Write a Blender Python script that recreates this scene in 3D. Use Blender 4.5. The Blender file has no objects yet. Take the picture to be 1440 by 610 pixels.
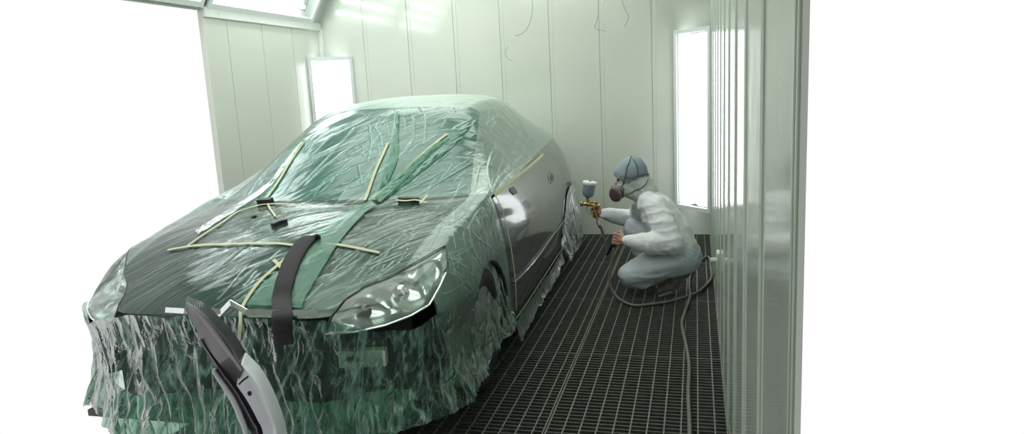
import bpy, bmesh, math, random
import numpy as np
from mathutils import Vector, Matrix, noise
from mathutils.bvhtree import BVHTree
random.seed(7)
SC = bpy.context.scene
COL = SC.collection

# ------------------------------------------------------------------ camera
FPX = 1019.63; PITCH = .1766; YAW = .254; ROLL = -.05; CH = 1.4585
CX, CY = 719.0, 305.0
_cy, _sy, _cp, _sp = math.cos(YAW), math.sin(YAW), math.cos(PITCH), math.sin(PITCH)
FW = Vector((-_sy*_cp, _cy*_cp, -_sp)); RT0 = Vector((_cy, _sy, 0)); UP0 = RT0.cross(FW)
_c, _s = math.cos(ROLL), math.sin(ROLL)
RT = RT0*_c + UP0*_s; UP = UP0*_c - RT0*_s
EYE = Vector((0, 0, CH))
cd = bpy.data.cameras.new('camera'); cam = bpy.data.objects.new('camera', cd); COL.objects.link(cam)
m = Matrix((RT, UP, -FW)).transposed().to_4x4(); m.translation = EYE
cam.matrix_world = m
cd.sensor_width = 36; cd.lens = FPX*36/1440; cd.clip_start = .02
cd.shift_x = (720-CX)/1440; cd.shift_y = 0
SC.camera = cam
SC.view_settings.view_transform = 'Standard'; SC.view_settings.look = 'None'
SC.view_settings.gamma = 1; SC.view_settings.use_curve_mapping = False
SC.view_settings.exposure = 0

def ray(px, py):
    return FW + RT*((px-CX)/FPX) - UP*((py-CY)/FPX)
def at(px, py, axis, val):
    d = ray(px, py); return EYE + d*((val-EYE[axis])/d[axis])
def aty(px, py, Y): return at(px, py, 1, Y)
def proj(P):
    X = Vector(P)-EYE; z = X.dot(FW)
    return (CX+FPX*X.dot(RT)/z, CY-FPX*X.dot(UP)/z)

# ------------------------------------------------------------------ world: plain white surround, added also to flood the booth with light
w = bpy.data.worlds.new('world'); SC.world = w; w.use_nodes = True
w.node_tree.nodes['Background'].inputs[0].default_value = (1, 1, 1, 1)
w.node_tree.nodes['Background'].inputs[1].default_value = 1.02

# ------------------------------------------------------------------ materials
def mat(name, col, rough=.5, metal=0, spec=.5, coat=0, coat_rough=.1, emis=None, es=0, bump=0, bscale=40, var=0, vscale=5, bdist=.01):
    M = bpy.data.materials.new(name); M.use_nodes = True; nt = M.node_tree; N = nt.nodes; L = nt.links
    b = N['Principled BSDF']; I = b.inputs
    I['Base Color'].default_value = (*col, 1); I['Roughness'].default_value = rough; I['Metallic'].default_value = metal
    I['Specular IOR Level'].default_value = spec; I['Coat Weight'].default_value = coat; I['Coat Roughness'].default_value = coat_rough
    if emis: I['Emission Color'].default_value = (*emis, 1); I['Emission Strength'].default_value = es
    tc = N.new('ShaderNodeTexCoord')
    if bump:
        n = N.new('ShaderNodeTexNoise'); n.inputs['Scale'].default_value = bscale; n.inputs['Detail'].default_value = 4
        L.new(tc.outputs['Object'], n.inputs['Vector'])
        bp = N.new('ShaderNodeBump'); bp.inputs['Strength'].default_value = bump; bp.inputs['Distance'].default_value = bdist
        L.new(n.outputs['Fac'], bp.inputs['Height']); L.new(bp.outputs[0], I['Normal'])
    if var:
        n = N.new('ShaderNodeTexNoise'); n.inputs['Scale'].default_value = vscale; n.inputs['Detail'].default_value = 5
        L.new(tc.outputs['Object'], n.inputs['Vector'])
        r = N.new('ShaderNodeMapRange'); r.inputs[1].default_value = .3; r.inputs[2].default_value = .7
        r.inputs[3].default_value = 1-var; r.inputs[4].default_value = 1+var
        L.new(n.outputs['Fac'], r.inputs[0])
        mx = N.new('ShaderNodeVectorMath'); mx.operation = 'SCALE'; mx.inputs[0].default_value = col
        L.new(r.outputs[0], mx.inputs['Scale']); L.new(mx.outputs[0], I['Base Color'])
    return M

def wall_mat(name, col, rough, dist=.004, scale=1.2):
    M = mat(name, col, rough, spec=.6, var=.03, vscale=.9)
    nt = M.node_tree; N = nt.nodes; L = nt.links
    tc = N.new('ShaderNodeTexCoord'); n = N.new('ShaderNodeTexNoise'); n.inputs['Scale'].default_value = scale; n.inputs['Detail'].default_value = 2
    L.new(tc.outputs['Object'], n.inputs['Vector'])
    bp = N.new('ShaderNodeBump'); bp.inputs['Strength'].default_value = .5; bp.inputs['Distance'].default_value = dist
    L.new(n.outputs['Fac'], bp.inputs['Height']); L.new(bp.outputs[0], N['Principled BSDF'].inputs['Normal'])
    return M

M = {}
M['wall'] = wall_mat('booth_wall_paint', (.56, .59, .525), .10, .002)
M['wall_r'] = wall_mat('booth_wall_paint_shaded', (.43, .475, .42), .09, .004, 2.2)  # same booth paint, darkened to stand in for the dimmer light here
M['groove'] = mat('panel_groove', (.30, .34, .29), .6)
M['trim'] = mat('white_trim', (.66, .70, .66), .35)
M['frame'] = mat('lamp_frame_paint', (.66, .70, .69), .4)
M['tube'] = mat('lit_tube', (1, 1, 1), .4, emis=(.93, .97, 1.0), es=14)
M['diff'] = mat('lit_diffuser', (.9, .9, .9), .4, emis=(.95, .98, 1.0), es=2.6)
M['ceil'] = mat('ceiling_filter_lit', (.8, .82, .8), .8, emis=(.93, .97, .90), es=2.6)
M['refl'] = mat('gray_reflector', (.42, .48, .44), .35)
M['grate'] = mat('grate_steel', (.17, .16, .132), .55, metal=.35, var=.25, vscale=30)
M['grate_dark'] = mat('grate_bar_dark', (.060, .066, .057), .6, metal=.2, var=.3, vscale=25)
M['pit'] = mat('pit_dark', (.018, .021, .019), .9)
M['paint'] = mat('primer_gray_paint', (.068, .074, .076), .27, metal=.35, spec=.6, coat=.8, coat_rough=.07, var=.10, vscale=9)
M['hoodpaint'] = mat('dark_car_paint', (.022, .030, .030), .25, metal=.2, coat=.8, coat_rough=.05)
M['glass'] = mat('dark_glass', (.010, .018, .017), .08, coat=1)
M['black'] = mat('black_plastic', (.012, .012, .012), .45)
M['foam'] = mat('black_foam', (.011, .011, .012), .75, bump=.3, bscale=200)
M['rubber'] = mat('tyre_rubber', (.014, .014, .015), .7, bump=.2, bscale=80)
M['rim'] = mat('silver_rim', (.45, .47, .47), .3, metal=.9)
M['chrome'] = mat('chrome', (.75, .78, .78), .15, metal=1)
M['lamprefl'] = mat('headlamp_reflector', (.74, .80, .78), .2, metal=.8, bump=.12, bscale=14)
M['amber'] = mat('amber_lens', (.45, .18, .05), .3)
M['alu'] = mat('dull_aluminium', (.62, .66, .58), .5, metal=.3, var=.2, vscale=20)
M['tape'] = mat('cream_masking_tape', (.50, .52, .33), .7, bump=.3, bscale=120, bdist=.002)
M['bumper'] = mat('gray_primer_bumper', (.60, .62, .65), .4, coat=.3)
M['gloss_black'] = mat('gloss_black', (.010, .008, .014), .22, spec=.35)
M['hose'] = mat('hose_rubber', (.125, .13, .105), .5)
M['suit'] = mat('white_coverall_cloth', (.80, .82, .84), .85, bump=.5, bscale=26, bdist=.012)
M['trouser'] = mat('blue_gray_trouser_cloth', (.52, .585, .63), .85, bump=.5, bscale=22, bdist=.012)
M['hood'] = mat('blue_gray_hood_cloth', (.25, .31, .35), .8, bump=.5, bscale=40, bdist=.006)
M['bala'] = mat('white_sock_hood_cloth', (.55, .58, .58), .85, bump=.5, bscale=50, bdist=.006)
M['skin'] = mat('skin', (.42, .24, .17), .55)
M['filter'] = mat('respirator_maroon', (.105, .055, .06), .5)
M['maskg'] = mat('respirator_gray_rubber', (.16, .17, .17), .5)
M['strap'] = mat('strap_gray', (.10, .11, .10), .7)
M['cup'] = mat('translucent_cup', (.24, .30, .33), .35, coat=.5)
M['lid'] = mat('white_cup_lid', (.75, .78, .77), .4)
M['brass'] = mat('brass_gun', (.42, .30, .10), .28, metal=.9)
M['shoe'] = mat('worn_shoe', (.075, .08, .07), .7, var=.4, vscale=30)
M['dark'] = mat('engine_dark', (.02, .024, .022), .7, var=.5, vscale=12)
M['scr'] = mat('scratch', (.22, .24, .20), .7)

def film_mat(name, tint, diff, fac, rough, bumps, coords='UV', ior=1.42, streak=(), crease=.0, sheen=.95):
    """thin green masking film: clear share + milky share + sheen. Where the film lies
    doubled (streaks, gathered creases) it is denser and milkier, with crease glints put into the colour."""
    F = bpy.data.materials.new(name); F.use_nodes = True; nt = F.node_tree; N = nt.nodes; L = nt.links
    b = N['Principled BSDF']; out = N['Material Output']
    b.inputs['Roughness'].default_value = rough; b.inputs['Specular IOR Level'].default_value = .8
    tr = N.new('ShaderNodeBsdfTransparent'); tr.inputs[0].default_value = (*tint, 1)
    gl = N.new('ShaderNodeBsdfGlossy'); gl.inputs['Roughness'].default_value = rough; gl.inputs[0].default_value = (sheen, min(1, sheen*1.05), sheen*1.02, 1)
    tc = N.new('ShaderNodeTexCoord')
    def stretched(sx, sy, rot, off=0):
        mp = N.new('ShaderNodeMapping'); mp.inputs['Rotation'].default_value = (0, 0, rot); mp.inputs['Location'].default_value = (off, off, 0)
        mp2 = N.new('ShaderNodeMapping'); mp2.inputs['Scale'].default_value = (sx, sy, 1)
        L.new(tc.outputs[coords], mp.inputs['Vector']); L.new(mp.outputs[0], mp2.inputs['Vector'])
        n = N.new('ShaderNodeTexNoise'); n.inputs['Scale'].default_value = 1; n.inputs['Detail'].default_value = 5; n.inputs['Distortion'].default_value = .6
        L.new(mp2.outputs[0], n.inputs['Vector']); return n.outputs['Fac']
    def ridged(h, wd):
        a = N.new('ShaderNodeMath'); a.operation = 'SUBTRACT'; a.inputs[1].default_value = .5; L.new(h, a.inputs[0])
        ab = N.new('ShaderNodeMath'); ab.operation = 'ABSOLUTE'; L.new(a.outputs[0], ab.inputs[0])
        r = N.new('ShaderNodeMapRange'); r.inputs[1].default_value = 0; r.inputs[2].default_value = wd; r.inputs[3].default_value = 1; r.inputs[4].default_value = 0
        L.new(ab.outputs[0], r.inputs[0]); return r.outputs[0]
    last = None
    for (sx, sy, rot, dist, strength, ridge) in bumps:
        h = stretched(sx, sy, rot)
        if ridge: h = ridged(h, ridge)
        bp = N.new('ShaderNodeBump'); bp.inputs['Strength'].default_value = strength; bp.inputs['Distance'].default_value = dist
        L.new(h, bp.inputs['Height'])
        if last: L.new(last, bp.inputs['Normal'])
        last = bp.outputs[0]
    if last:
        L.new(last, b.inputs['Normal']); L.new(last, gl.inputs['Normal'])
    dens = None
    def add(x):
        nonlocal dens
        if dens is None: dens = x; return
        m_ = N.new('ShaderNodeMath'); m_.operation = 'ADD'; L.new(dens, m_.inputs[0]); L.new(x, m_.inputs[1]); dens = m_.outputs[0]
    def times(x, k):
        m_ = N.new('ShaderNodeMath'); m_.operation = 'MULTIPLY'; L.new(x, m_.inputs[0]); m_.inputs[1].default_value = k; return m_.outputs[0]
    for (sx, sy, rot, wd, k) in streak: add(times(ridged(stretched(sx, sy, rot, 3.7), wd), k))
    if crease:
        at_ = N.new('ShaderNodeAttribute'); at_.attribute_name = 'crease'; add(times(at_.outputs['Fac'], crease))
    v = N.new('ShaderNodeValue'); v.outputs[0].default_value = fac; base = v.outputs[0]
    if dens is not None:
        m_ = N.new('ShaderNodeMath'); m_.operation = 'ADD'; m_.use_clamp = True; L.new(base, m_.inputs[0]); L.new(dens, m_.inputs[1]); base = m_.outputs[0]
        mc = N.new('ShaderNodeMix'); mc.data_type = 'RGBA'; mc.clamp_factor = True
        mc.inputs[6].default_value = (*diff, 1); mc.inputs[7].default_value = (*[min(1, c*1.5+.10) for c in diff], 1)  # whiter where dense: doubled film, plus bright glints put into the colour
        L.new(dens, mc.inputs[0]); L.new(mc.outputs[2], b.inputs['Base Color'])
    else: b.inputs['Base Color'].default_value = (*diff, 1)
    mx = N.new('ShaderNodeMixShader'); L.new(base, mx.inputs[0])
    L.new(tr.outputs[0], mx.inputs[1]); L.new(b.outputs[0], mx.inputs[2])
    lw = N.new('ShaderNodeFresnel'); lw.inputs['IOR'].default_value = ior
    if last: L.new(last, lw.inputs['Normal'])
    m2 = N.new('ShaderNodeMixShader'); L.new(lw.outputs[0], m2.inputs[0]); L.new(mx.outputs[0], m2.inputs[1]); L.new(gl.outputs[0], m2.inputs[2])
    L.new(m2.outputs[0], out.inputs['Surface'])
    return F
B1 = [(22, 1.4, .72, .0035, .28, 0), (8, 1.0, .62, .003, .4, .03)]
B1w = [(20, 1.3, .9, .0022, .3, 0), (7, 1.0, .8, .0028, .4, .025)]
BS = [(3, 30, .25, .002, .5, 0), (6, 14, -.35, .002, .5, .05)]
BF = [(8, 6, .5, .003, .4, .04), (16, 4, .9, .002, .3, 0)]
BK = [(8, 2, 0, .014, .6, 0), (12, 6, .4, .007, .6, .06), (30, 18, .2, .003, .5, 0)]
S1 = [(20, 1.1, .72, .008, .22), (30, 1.6, .5, .006, .14)]
S1w = [(18, 1.0, .9, .008, .20), (26, 1.2, .65, .006, .15)]
SK = [(9, 2.0, .1, .04, .50), (14, 3, .28, .03, .35), (26, 5, -.15, .03, .2)]
M['film_hood'] = film_mat('masking_film_hood', (.72, .87, .79), (.19, .36, .28), .13, .16, B1, ior=1.28, streak=S1, crease=.55)
M['film_ws'] = film_mat('masking_film_windshield', (.66, .88, .79), (.17, .42, .34), .32, .14, B1w, ior=1.36, streak=S1w, crease=.5)
M['film_roof'] = film_mat('masking_film_roof', (.72, .86, .79), (.28, .48, .39), .60, .3, B1w, ior=1.4, streak=S1w, crease=.3)
M['film_side'] = film_mat('masking_film_side', (.80, .90, .85), (.33, .47, .40), .52, .22, BS, ior=1.5, streak=[(5, 26, .25, .012, .2)], crease=.4)
M['film_fend'] = film_mat('masking_film_fender', (.74, .89, .82), (.23, .38, .31), .42, .22, BF, ior=1.36, streak=[(9, 12, .5, .008, .14)], crease=.4)
M['film_skirt'] = film_mat('masking_film_skirt', (.70, .84, .76), (.13, .27, .20), .15, .36, BK, ior=1.2, sheen=.5, streak=SK)
M['film_green'] = film_mat('masking_film_double', (.55, .82, .68), (.16, .40, .29), .34, .25, B1, ior=1.22, sheen=.55, streak=S1w)
M['film_gather'] = film_mat('masking_film_gathered', (.62, .82, .72), (.12, .33, .23), .34, .36, BK, ior=1.22, sheen=.5, streak=SK)
M['film_clear'] = film_mat('clear_film', (.72, .80, .76), (.15, .20, .175), .26, .36, BK, ior=1.17, sheen=.4, streak=[(9, 3, .1, .05, .3)])
M['rib'] = mat('wall_rib_paint', (.42, .49, .41), .2)

# ------------------------------------------------------------------ helpers
def link(o, parent=None):
    COL.objects.link(o)
    if parent is not None: o.parent = parent
    return o
def empty(name, loc=(0, 0, 0), rz=0):
    o = bpy.data.objects.new(name, None); o.location = loc; o.rotation_euler = (0, 0, rz); o.empty_display_size = .1
    return link(o)
def tag(o, label=None, cat=None, group=None, kind=None):
    if label: o['label'] = label
    if cat: o['category'] = cat
    if group: o['group'] = group
    if kind: o['kind'] = kind
    return o
def build(name, bm, material, parent=None, smooth=True, label=None):
    me = bpy.data.meshes.new(name); bm.to_mesh(me); bm.free()
    for mt in (material if isinstance(material, (list, tuple)) else [material]): me.materials.append(mt)
    if smooth:
        for p in me.polygons: p.use_smooth = True
        try: me.set_sharp_from_angle(angle=math.radians(42))
        except Exception: pass
    o = bpy.data.objects.new(name, me); link(o, parent)
    if label: o['label'] = label
    return o
def struct(name, bm, material, parent=None, smooth=False):
    o = build(name, bm, material, parent, smooth)
    if parent is None: o['kind'] = 'structure'
    return o
def frame_to(d, up=Vector((0, 0, 1))):
    d = d.normalized()
    if abs(d.dot(up)) > .98: up = Vector((1, 0, 0))
    x = up.cross(d).normalized(); y = d.cross(x); return x, y, d
def box(bm, lo, hi, mi=0, M4=None, bevel=0):
    lo = Vector(lo); hi = Vector(hi)
    r = bmesh.ops.create_cube(bm, size=1)
    vs = r['verts']
    for v in vs:
        v.co = Vector(((v.co.x+.5)*(hi.x-lo.x)+lo.x, (v.co.y+.5)*(hi.y-lo.y)+lo.y, (v.co.z+.5)*(hi.z-lo.z)+lo.z))
        if M4 is not None: v.co = M4 @ v.co
    fs = {f for v in vs for f in v.link_faces}
    for f in fs: f.material_index = mi
    if bevel:
        es = {e for v in vs for e in v.link_edges}
        bmesh.ops.bevel(bm, geom=list(es), offset=bevel, segments=2, affect='EDGES', profile=.5)
def tube(bm, pts, rad, n=12, caps=True, mi=0, closed=False):
    pts = [Vector(p) for p in pts]
    if not hasattr(rad, '__len__'): rad = [rad]*len(pts)
    rings = []; up = None
    for i, p in enumerate(pts):
        if closed: d = pts[(i+1) % len(pts)]-pts[i-1]
        else: d = pts[min(i+1, len(pts)-1)]-pts[max(i-1, 0)]
        if d.length < 1e-9: d = Vector((0, 0, 1))
        d.normalize()
        if up is None:
            x, y, _ = frame_to(d)
        else:
            x = (up-d*up.dot(d)); x.normalize(); y = d.cross(x)
        up = x
        rings.append([bm.verts.new(p+(x*math.cos(a)+y*math.sin(a))*rad[i]) for a in [2*math.pi*k/n for k in range(n)]])
    m_ = len(rings)
    for i in range(m_ if closed else m_-1):
        A, B = rings[i], rings[(i+1) % m_]
        for k in range(n):
            f = bm.faces.new((A[k], A[(k+1) % n], B[(k+1) % n], B[k])); f.material_index = mi
    if caps and not closed:
        f = bm.faces.new(rings[0][::-1]); f.material_index = mi
        f = bm.faces.new(rings[-1]); f.material_index = mi
def lathe(bm, prof, origin, axis, n=32, mi=0, a0=0, a1=2*math.pi):
    x, y, d = frame_to(Vector(axis)); O = Vector(origin); full = abs(a1-a0-2*math.pi) < 1e-6
    rings = []
    for (r, h) in prof:
        if r < 1e-6: rings.append([bm.verts.new(O+d*h)]); continue
        rings.append([bm.verts.new(O+d*h+(x*math.cos(a)+y*math.sin(a))*r) for a in [a0+(a1-a0)*k/n for k in range(n if full else n+1)]])
    for A, B in zip(rings, rings[1:]):
        L = max(len(A), len(B)); R = L if full else L-1
        for k in range(R):
            a, b = A[k % len(A)], A[(k+1) % len(A)]; c, e = B[(k+1) % len(B)], B[k % len(B)]
            vs = []
            for v in (a, b, c, e):
                if v not in vs: vs.append(v)
            if len(vs) > 2:
                f = bm.faces.new(vs); f.material_index = mi
def catmull(P, n):
    P = [Vector(p) for p in P]; out = []
    for i in range(len(P)-1):
        a = P[i-1] if i else P[0]*2-P[1]; b = P[i]; c = P[i+1]; d = P[i+2] if i+2 < len(P) else P[-1]*2-P[-2]
        for k in range(n):
            t = k/n; out.append(.5*((2*b)+(c-a)*t+(2*a-5*b+4*c-d)*t*t+(3*b-a-3*c+d)*t**3))
    out.append(P[-1]); return out
def gridmesh(bm, G, uv=None, mi=0, close=False, flip=False):
    """G[i][j] vectors -> quads; uv=(function i,j)->(u,v)"""
    V = [[bm.verts.new(p) for p in row] for row in G]
    lay = bm.loops.layers.uv.verify() if uv else None
    for i in range(len(V)-1):
        for j in range(len(V[0])-1):
            q = [(i, j), (i+1, j), (i+1, j+1), (i, j+1)]
            if flip: q = q[::-1]
            f = bm.faces.new([V[a][b] for a, b in q]); f.material_index = mi
            if lay:
                for lp, (a, b) in zip(f.loops, q): lp[lay].uv = uv(a, b)
    return V

# ================================================================== ROOM
XL, XR, YB, ZT = -3.743, .126, 6.967, 2.122
ZC = 2.95
def wall_back():
    bm = bmesh.new()
    seams = [-3.26, -2.78, -2.30, -1.83, -1.35, -.873, -.392]
    xs = [XL] + seams + [XR]
    g = .004
    for a, b in zip(xs, xs[1:]):
        box(bm, (a+(g/2 if a != XL else 0), YB, -.1), (b-(g/2 if b != XR else -.1), YB+.05, ZC+.05), 0)
    for s in seams: box(bm, (s-g, YB+.006, -.1), (s+g, YB+.04, ZC), 1)
    # pressed bead beside each joint
    for s in seams:
        tube(bm, [(s+.035, YB+.0015, 0), (s+.035, YB+.0015, ZC)], .004, 8)
    return struct('wall_back', bm, [M['wall'], M['groove']])
wb = wall_back()
def wall_left():
    bm = bmesh.new(); seams = [5.41, 5.913, 6.419]
    ys = [5.12]+seams+[YB]; g = .005
    for a, b in zip(ys, ys[1:]): box(bm, (XL-.05, a+g/2, -.1), (XL, b-g/2, ZT+.1), 0)
    for s in seams: box(bm, (XL-.04, s-g, -.1), (XL-.006, s+g, ZT), 1)
    return struct('wall_left', bm, [M['wall'], M['groove']])
wl = wall_left()
bm = bmesh.new(); box(bm, (XL, 5.12, ZT), (XL+.02, YB, ZT+.075), bevel=.003)
for k in range(4): lathe(bm, [(0, .004), (.006, .003), (.008, 0)], (XL+.02, 5.3+.45*k, ZT+.035), (1, 0, 0), 10)
wtl = struct('trim_1', bm, M['trim'])
bm = bmesh.new(); box(bm, (XL, YB-.035, 0), (XL+.035, YB, ZT+.01), bevel=.003); struct('trim_2', bm, M['trim'])
# right wall: panels 0.5 m wide with double pressed ribs at each joint
bm = bmesh.new()
yj = [.5+.4975*k for k in range(1, 13)]
ys = [.965]+yj+[YB]
for a, b in zip(ys, ys[1:]): box(bm, (XR, a+.002, -.1), (XR+.008, b-.002, ZC+.05), 0)
for y in yj:
    box(bm, (XR+.004, y-.004, -.1), (XR+.010, y+.004, ZC), 1)
    for dy in (-.017, .017): tube(bm, [(XR+.0015, y+dy, 0), (XR+.0015, y+dy, ZC)], .0060, 10, mi=2)
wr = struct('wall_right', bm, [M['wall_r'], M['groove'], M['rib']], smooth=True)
# ceiling
XI = XL+.36; ZI = 2.80
bm = bmesh.new(); box(bm, (XL-.05, -1.35, ZC), (XR+.05, YB+.05, ZC+.06)); struct('ceiling', bm, M['wall'])
bm = bmesh.new(); box(bm, (XI, -.4, ZI), (XI+.04, YB, ZC)); struct('trim_3', bm, M['trim'])
# ceiling filter panels, lit from above
for k in range(4):
    y0 = 1.0+1.5*k
    t = empty('ceiling_light', (-1.75, y0+.65, ZC)); tag(t, 'large lit ceiling panel above the car, %s' % ['nearest the booth opening', 'second from the booth opening', 'second from the back wall', 'nearest the back wall'][k], 'ceiling light', 'lit ceiling panels')
    bm = bmesh.new(); box(bm, (-1.2, -.62, -.03), (1.2, .62, -.012)); build('diffuser', bm, M['ceil'], t, False)
    bm = bmesh.new()
    for a, b in (((-1.26, -.68), (1.26, -.62)), ((-1.26, .62), (1.26, .68)), ((-1.26, -.62), (-1.2, .62)), ((1.2, -.62), (1.26, .62))):
        box(bm, (*a, -.04), (*b, 0), bevel=.003)
    build('frame', bm, M['frame'], t, False)

# inclined light units between left wall and ceiling
A0 = Vector((XL+.004, 0, ZT+.075)); A1 = Vector((XI, 0, ZI)); SL = (A1-A0); W = SL.length; sd = SL/W; nn = Vector((sd.z, 0, -sd.x))
for k in range(2):
    ya, yb_ = [(5.15, 6.80), (3.45, 5.10), (1.75, 3.40)][k]
    t = empty('inclined_light', (A0.x, (ya+yb_)/2, A0.z)); tag(t, ['inclined four-tube light unit above the left wall, next to the back wall', 'inclined four-tube light unit above the left wall, middle one', 'inclined four-tube light unit above the left wall, nearest the opening'][k], 'light fixture', 'inclined light units over the left wall')
    hl = (yb_-ya)/2
    def P(a, y, d): return sd*a+Vector((0, y, 0))+nn*d
    bm = bmesh.new()
    def slab(a0, a1, y0, y1, d0, d1, b=bm, mi=0):
        vs = [b.verts.new(P(a, y, d)) for a in (a0, a1) for y in (y0, y1) for d in (d0, d1)]
        for q in ((0, 1, 3, 2), (4, 6, 7, 5), (0, 4, 5, 1), (2, 3, 7, 6), (0, 2, 6, 4), (1, 5, 7, 3)):
            f = b.faces.new([vs[i] for i in q]); f.material_index = mi
    slab(0, .045, -hl, hl, 0, .02); slab(W-.045, W, -hl, hl, 0, .02); slab(.045, W-.045, -hl, -hl+.045, 0, .02); slab(.045, W-.045, hl-.045, hl, 0, .02)
    bmesh.ops.recalc_face_normals(bm, faces=bm.faces[:]); build('frame', bm, M['frame'], t, False)
    bm = bmesh.new(); slab(.03, W-.03, -hl+.03, hl-.03, -.10, -.085, bm); slab(.03, .035, -hl+.03, hl-.03, -.1, 0, bm); slab(W-.035, W-.03, -hl+.03, hl-.03, -.1, 0, bm)
    slab(.03, W-.03, hl-.035, hl-.03, -.1, 0, bm); slab(.03, W-.03, -hl+.03, -hl+.035, -.1, 0, bm)
    bmesh.ops.recalc_face_normals(bm, faces=bm.faces[:]); build('reflector', bm, M['refl'], t, False)
    for q in range(4):
        a = .13+q*(W-.26)/3
        bm = bmesh.new(); tube(bm, [P(a, -hl+.10, -.045), P(a, hl-.16, -.045)], .017, 14); build('fluorescent_tube', bm, M['tube'], t)
# wall above the left trim, behind the units
bm = bmesh.new(); box(bm, (XL-.05, 3.4, ZT+.05), (XL-.03, YB, ZC)); struct('trim_4', bm, M['wall'])
bm = bmesh.new(); G = [[A0+sd*a+Vector((0, y, 0))+nn*-.002 for a in (0, W)] for y in (6.80, YB)]; gridmesh(bm, G); struct('trim_5', bm, M['refl'])

# corner lamps: tall narrow units set across the corner
def corner_lamp(pa, pb, z0, z1, label, shear=0):
    pa = Vector((*pa, z0)); pb = Vector((*pb, z0)); mid = (pa+pb)/2; ex = (pb-pa); Wd = ex.length; ex /= Wd
    nrm = Vector((ex.y, -ex.x, 0))
    t = empty('corner_light', mid); tag(t, label, 'wall light', 'tall corner lights')
    ang = math.atan2(ex.y, ex.x); t.rotation_euler = (0, 0, ang); H = z1-z0; h = Wd/2; f = .036
    bm = bmesh.new()
    for lo, hi in (((-h, -.012, 0), (-h+f, .03, H)), ((h-f, -.012, 0), (h, .03, H)), ((-h+f, -.012, 0), (h-f, .03, f)), ((-h+f, -.012, H-f), (h-f, .03, H))):
        box(bm, lo, hi, bevel=.003)
    for x in (-h+f/2, h-f/2):
        for z in (.02, H*.33, H*.66, H-.02): lathe(bm, [(0, .004), (.005, .003), (.006, 0)], (x, -.012, z), (0, -1, 0), 8)
    build('frame', bm, M['frame'], t, False)
    bm = bmesh.new(); box(bm, (-h+f, .10, f), (h-f, .105, H-f)); box(bm, (-h+f-.004, .0, f), (-h+f, .1, H-f)); box(bm, (h-f, 0, f), (h-f+.004, .1, H-f))
    build('reflector', bm, M['refl'], t, False)
    for x in (-h*.42, h*.42):
        bm = bmesh.new(); tube(bm, [(x, .055, f+.05), (x, .055, H-f-.05)], .018, 14); build('fluorescent_tube', bm, M['tube'], t)
        for z in (f+.028, H-f-.028):
            bm = bmesh.new(); box(bm, (x-.02, .035, z-.022), (x+.02, .1, z+.022)); build('lamp_holder', bm, M['frame'], t, False)
    # frosted diffuser sleeve, two lit strips tapering at both ends as in the photo
    bm = bmesh.new()
    for x0, x1 in ((-h+f+.004, -.004), (.004, h-f-.004)):
        xm = (x0+x1)/2
        zz = [f+.012, f+.03, f+.16, H-f-.14, H-f-.03, H-f-.012]
        ww = [.80, .84, 1, 1, .84, .80]
        side = -1 if xm < 0 else 1
        outx = x0 if side < 0 else x1; inx = x1 if side < 0 else x0
        G = []
        for z, wd in zip(zz, ww):
            G.append([Vector((outx+(inx-outx)*wd*q/6, .018-.006*math.sin(math.pi*q/6), z)) for q in range(7)])
        gridmesh(bm, G)
    build('diffuser', bm, M['diff'], t)
    return t
corner_lamp((XL, 6.66), (-3.405, YB), .26, 1.852, 'tall narrow lit corner light, the smaller-looking one at the left back corner behind the car')
corner_lamp((-.190, YB), (XR, 6.62), .262, 1.895, 'tall narrow lit corner light at the right back corner behind the crouching painter')

# unseen walls and floor behind the camera, added to block world light
bm = bmesh.new(); box(bm, (XL, -1.35, -.1), (XR, -1.30, ZC))
struct('wall_front_blocker', bm, M['wall'])
bm = bmesh.new(); box(bm, (XR, -1.3, -.1), (XR+.05, -.05, ZC)); struct('wall_right_blocker', bm, M['wall'])
bm = bmesh.new(); box(bm, (XL-.05, -1.3, -.1), (XL, -.05, ZC)); struct('wall_left_blocker', bm, M['wall'])
bm = bmesh.new(); box(bm, (XL, -1.3, -.42), (XR, 1.0, -.02)); struct('floor_front_blocker', bm, M['pit'])
# scratches on the back wall
for pts in ([(747, -6), (749, 12), (745, 32), (737, 45), (724, 51)], [(714, 65), (711, 75), (714, 82), (721, 86)], [(842, 21), (838, 32), (837, 40), (852, 44)], [(874, -3), (879, 14), (884, 24), (878, 38)]):
    bm = bmesh.new(); P_ = [aty(x, y, YB) for x, y in pts]; tube(bm, catmull(P_, 6), .0022, 6)
    struct('scratch', bm, M['scr'], wb)

# floor: steel grates over a dark pit
SEAM0 = -.634
bm = bmesh.new(); box(bm, (SEAM0-2.28, 2.0, -.42), (XR, YB, -.40)); fl = struct('floor', bm, M['pit'])
GP = .0703; SEAM = -.634; NB = 11
ROW0 = 3.766
rows = [ROW0-2*1.04, ROW0-1.04, ROW0, ROW0+1.04, ROW0+2.08]
rowname = ['fifth', 'fourth', 'third', 'second', 'first']
cols = [(SEAM, XR, 'beside the right wall'), (SEAM-.76, SEAM-.004, 'along the side of the car'), (SEAM-1.52, SEAM-.764, 'under the car'), (SEAM-2.28, SEAM-1.524, 'under the far side of the car')]
def make_grate(wd, ln, name='floor_grate'):
    bm = bmesh.new(); n = round(wd/GP)
    bm2 = bmesh.new()
    for k in range(n+1):
        x = min(.004+k*GP, wd-.004)
        box(bm, (x-.0032, .002, -.030), (x+.0032, ln-.002, .0))
    q = int(round(ln/.0347))
    for k in range(q+1):
        y = min(.004+k*ln/q, ln-.004)
        box(bm2, (.002, y-.0045, -.032), (wd-.002, y+.0045, -.0015))
    return bm, bm2
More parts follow.
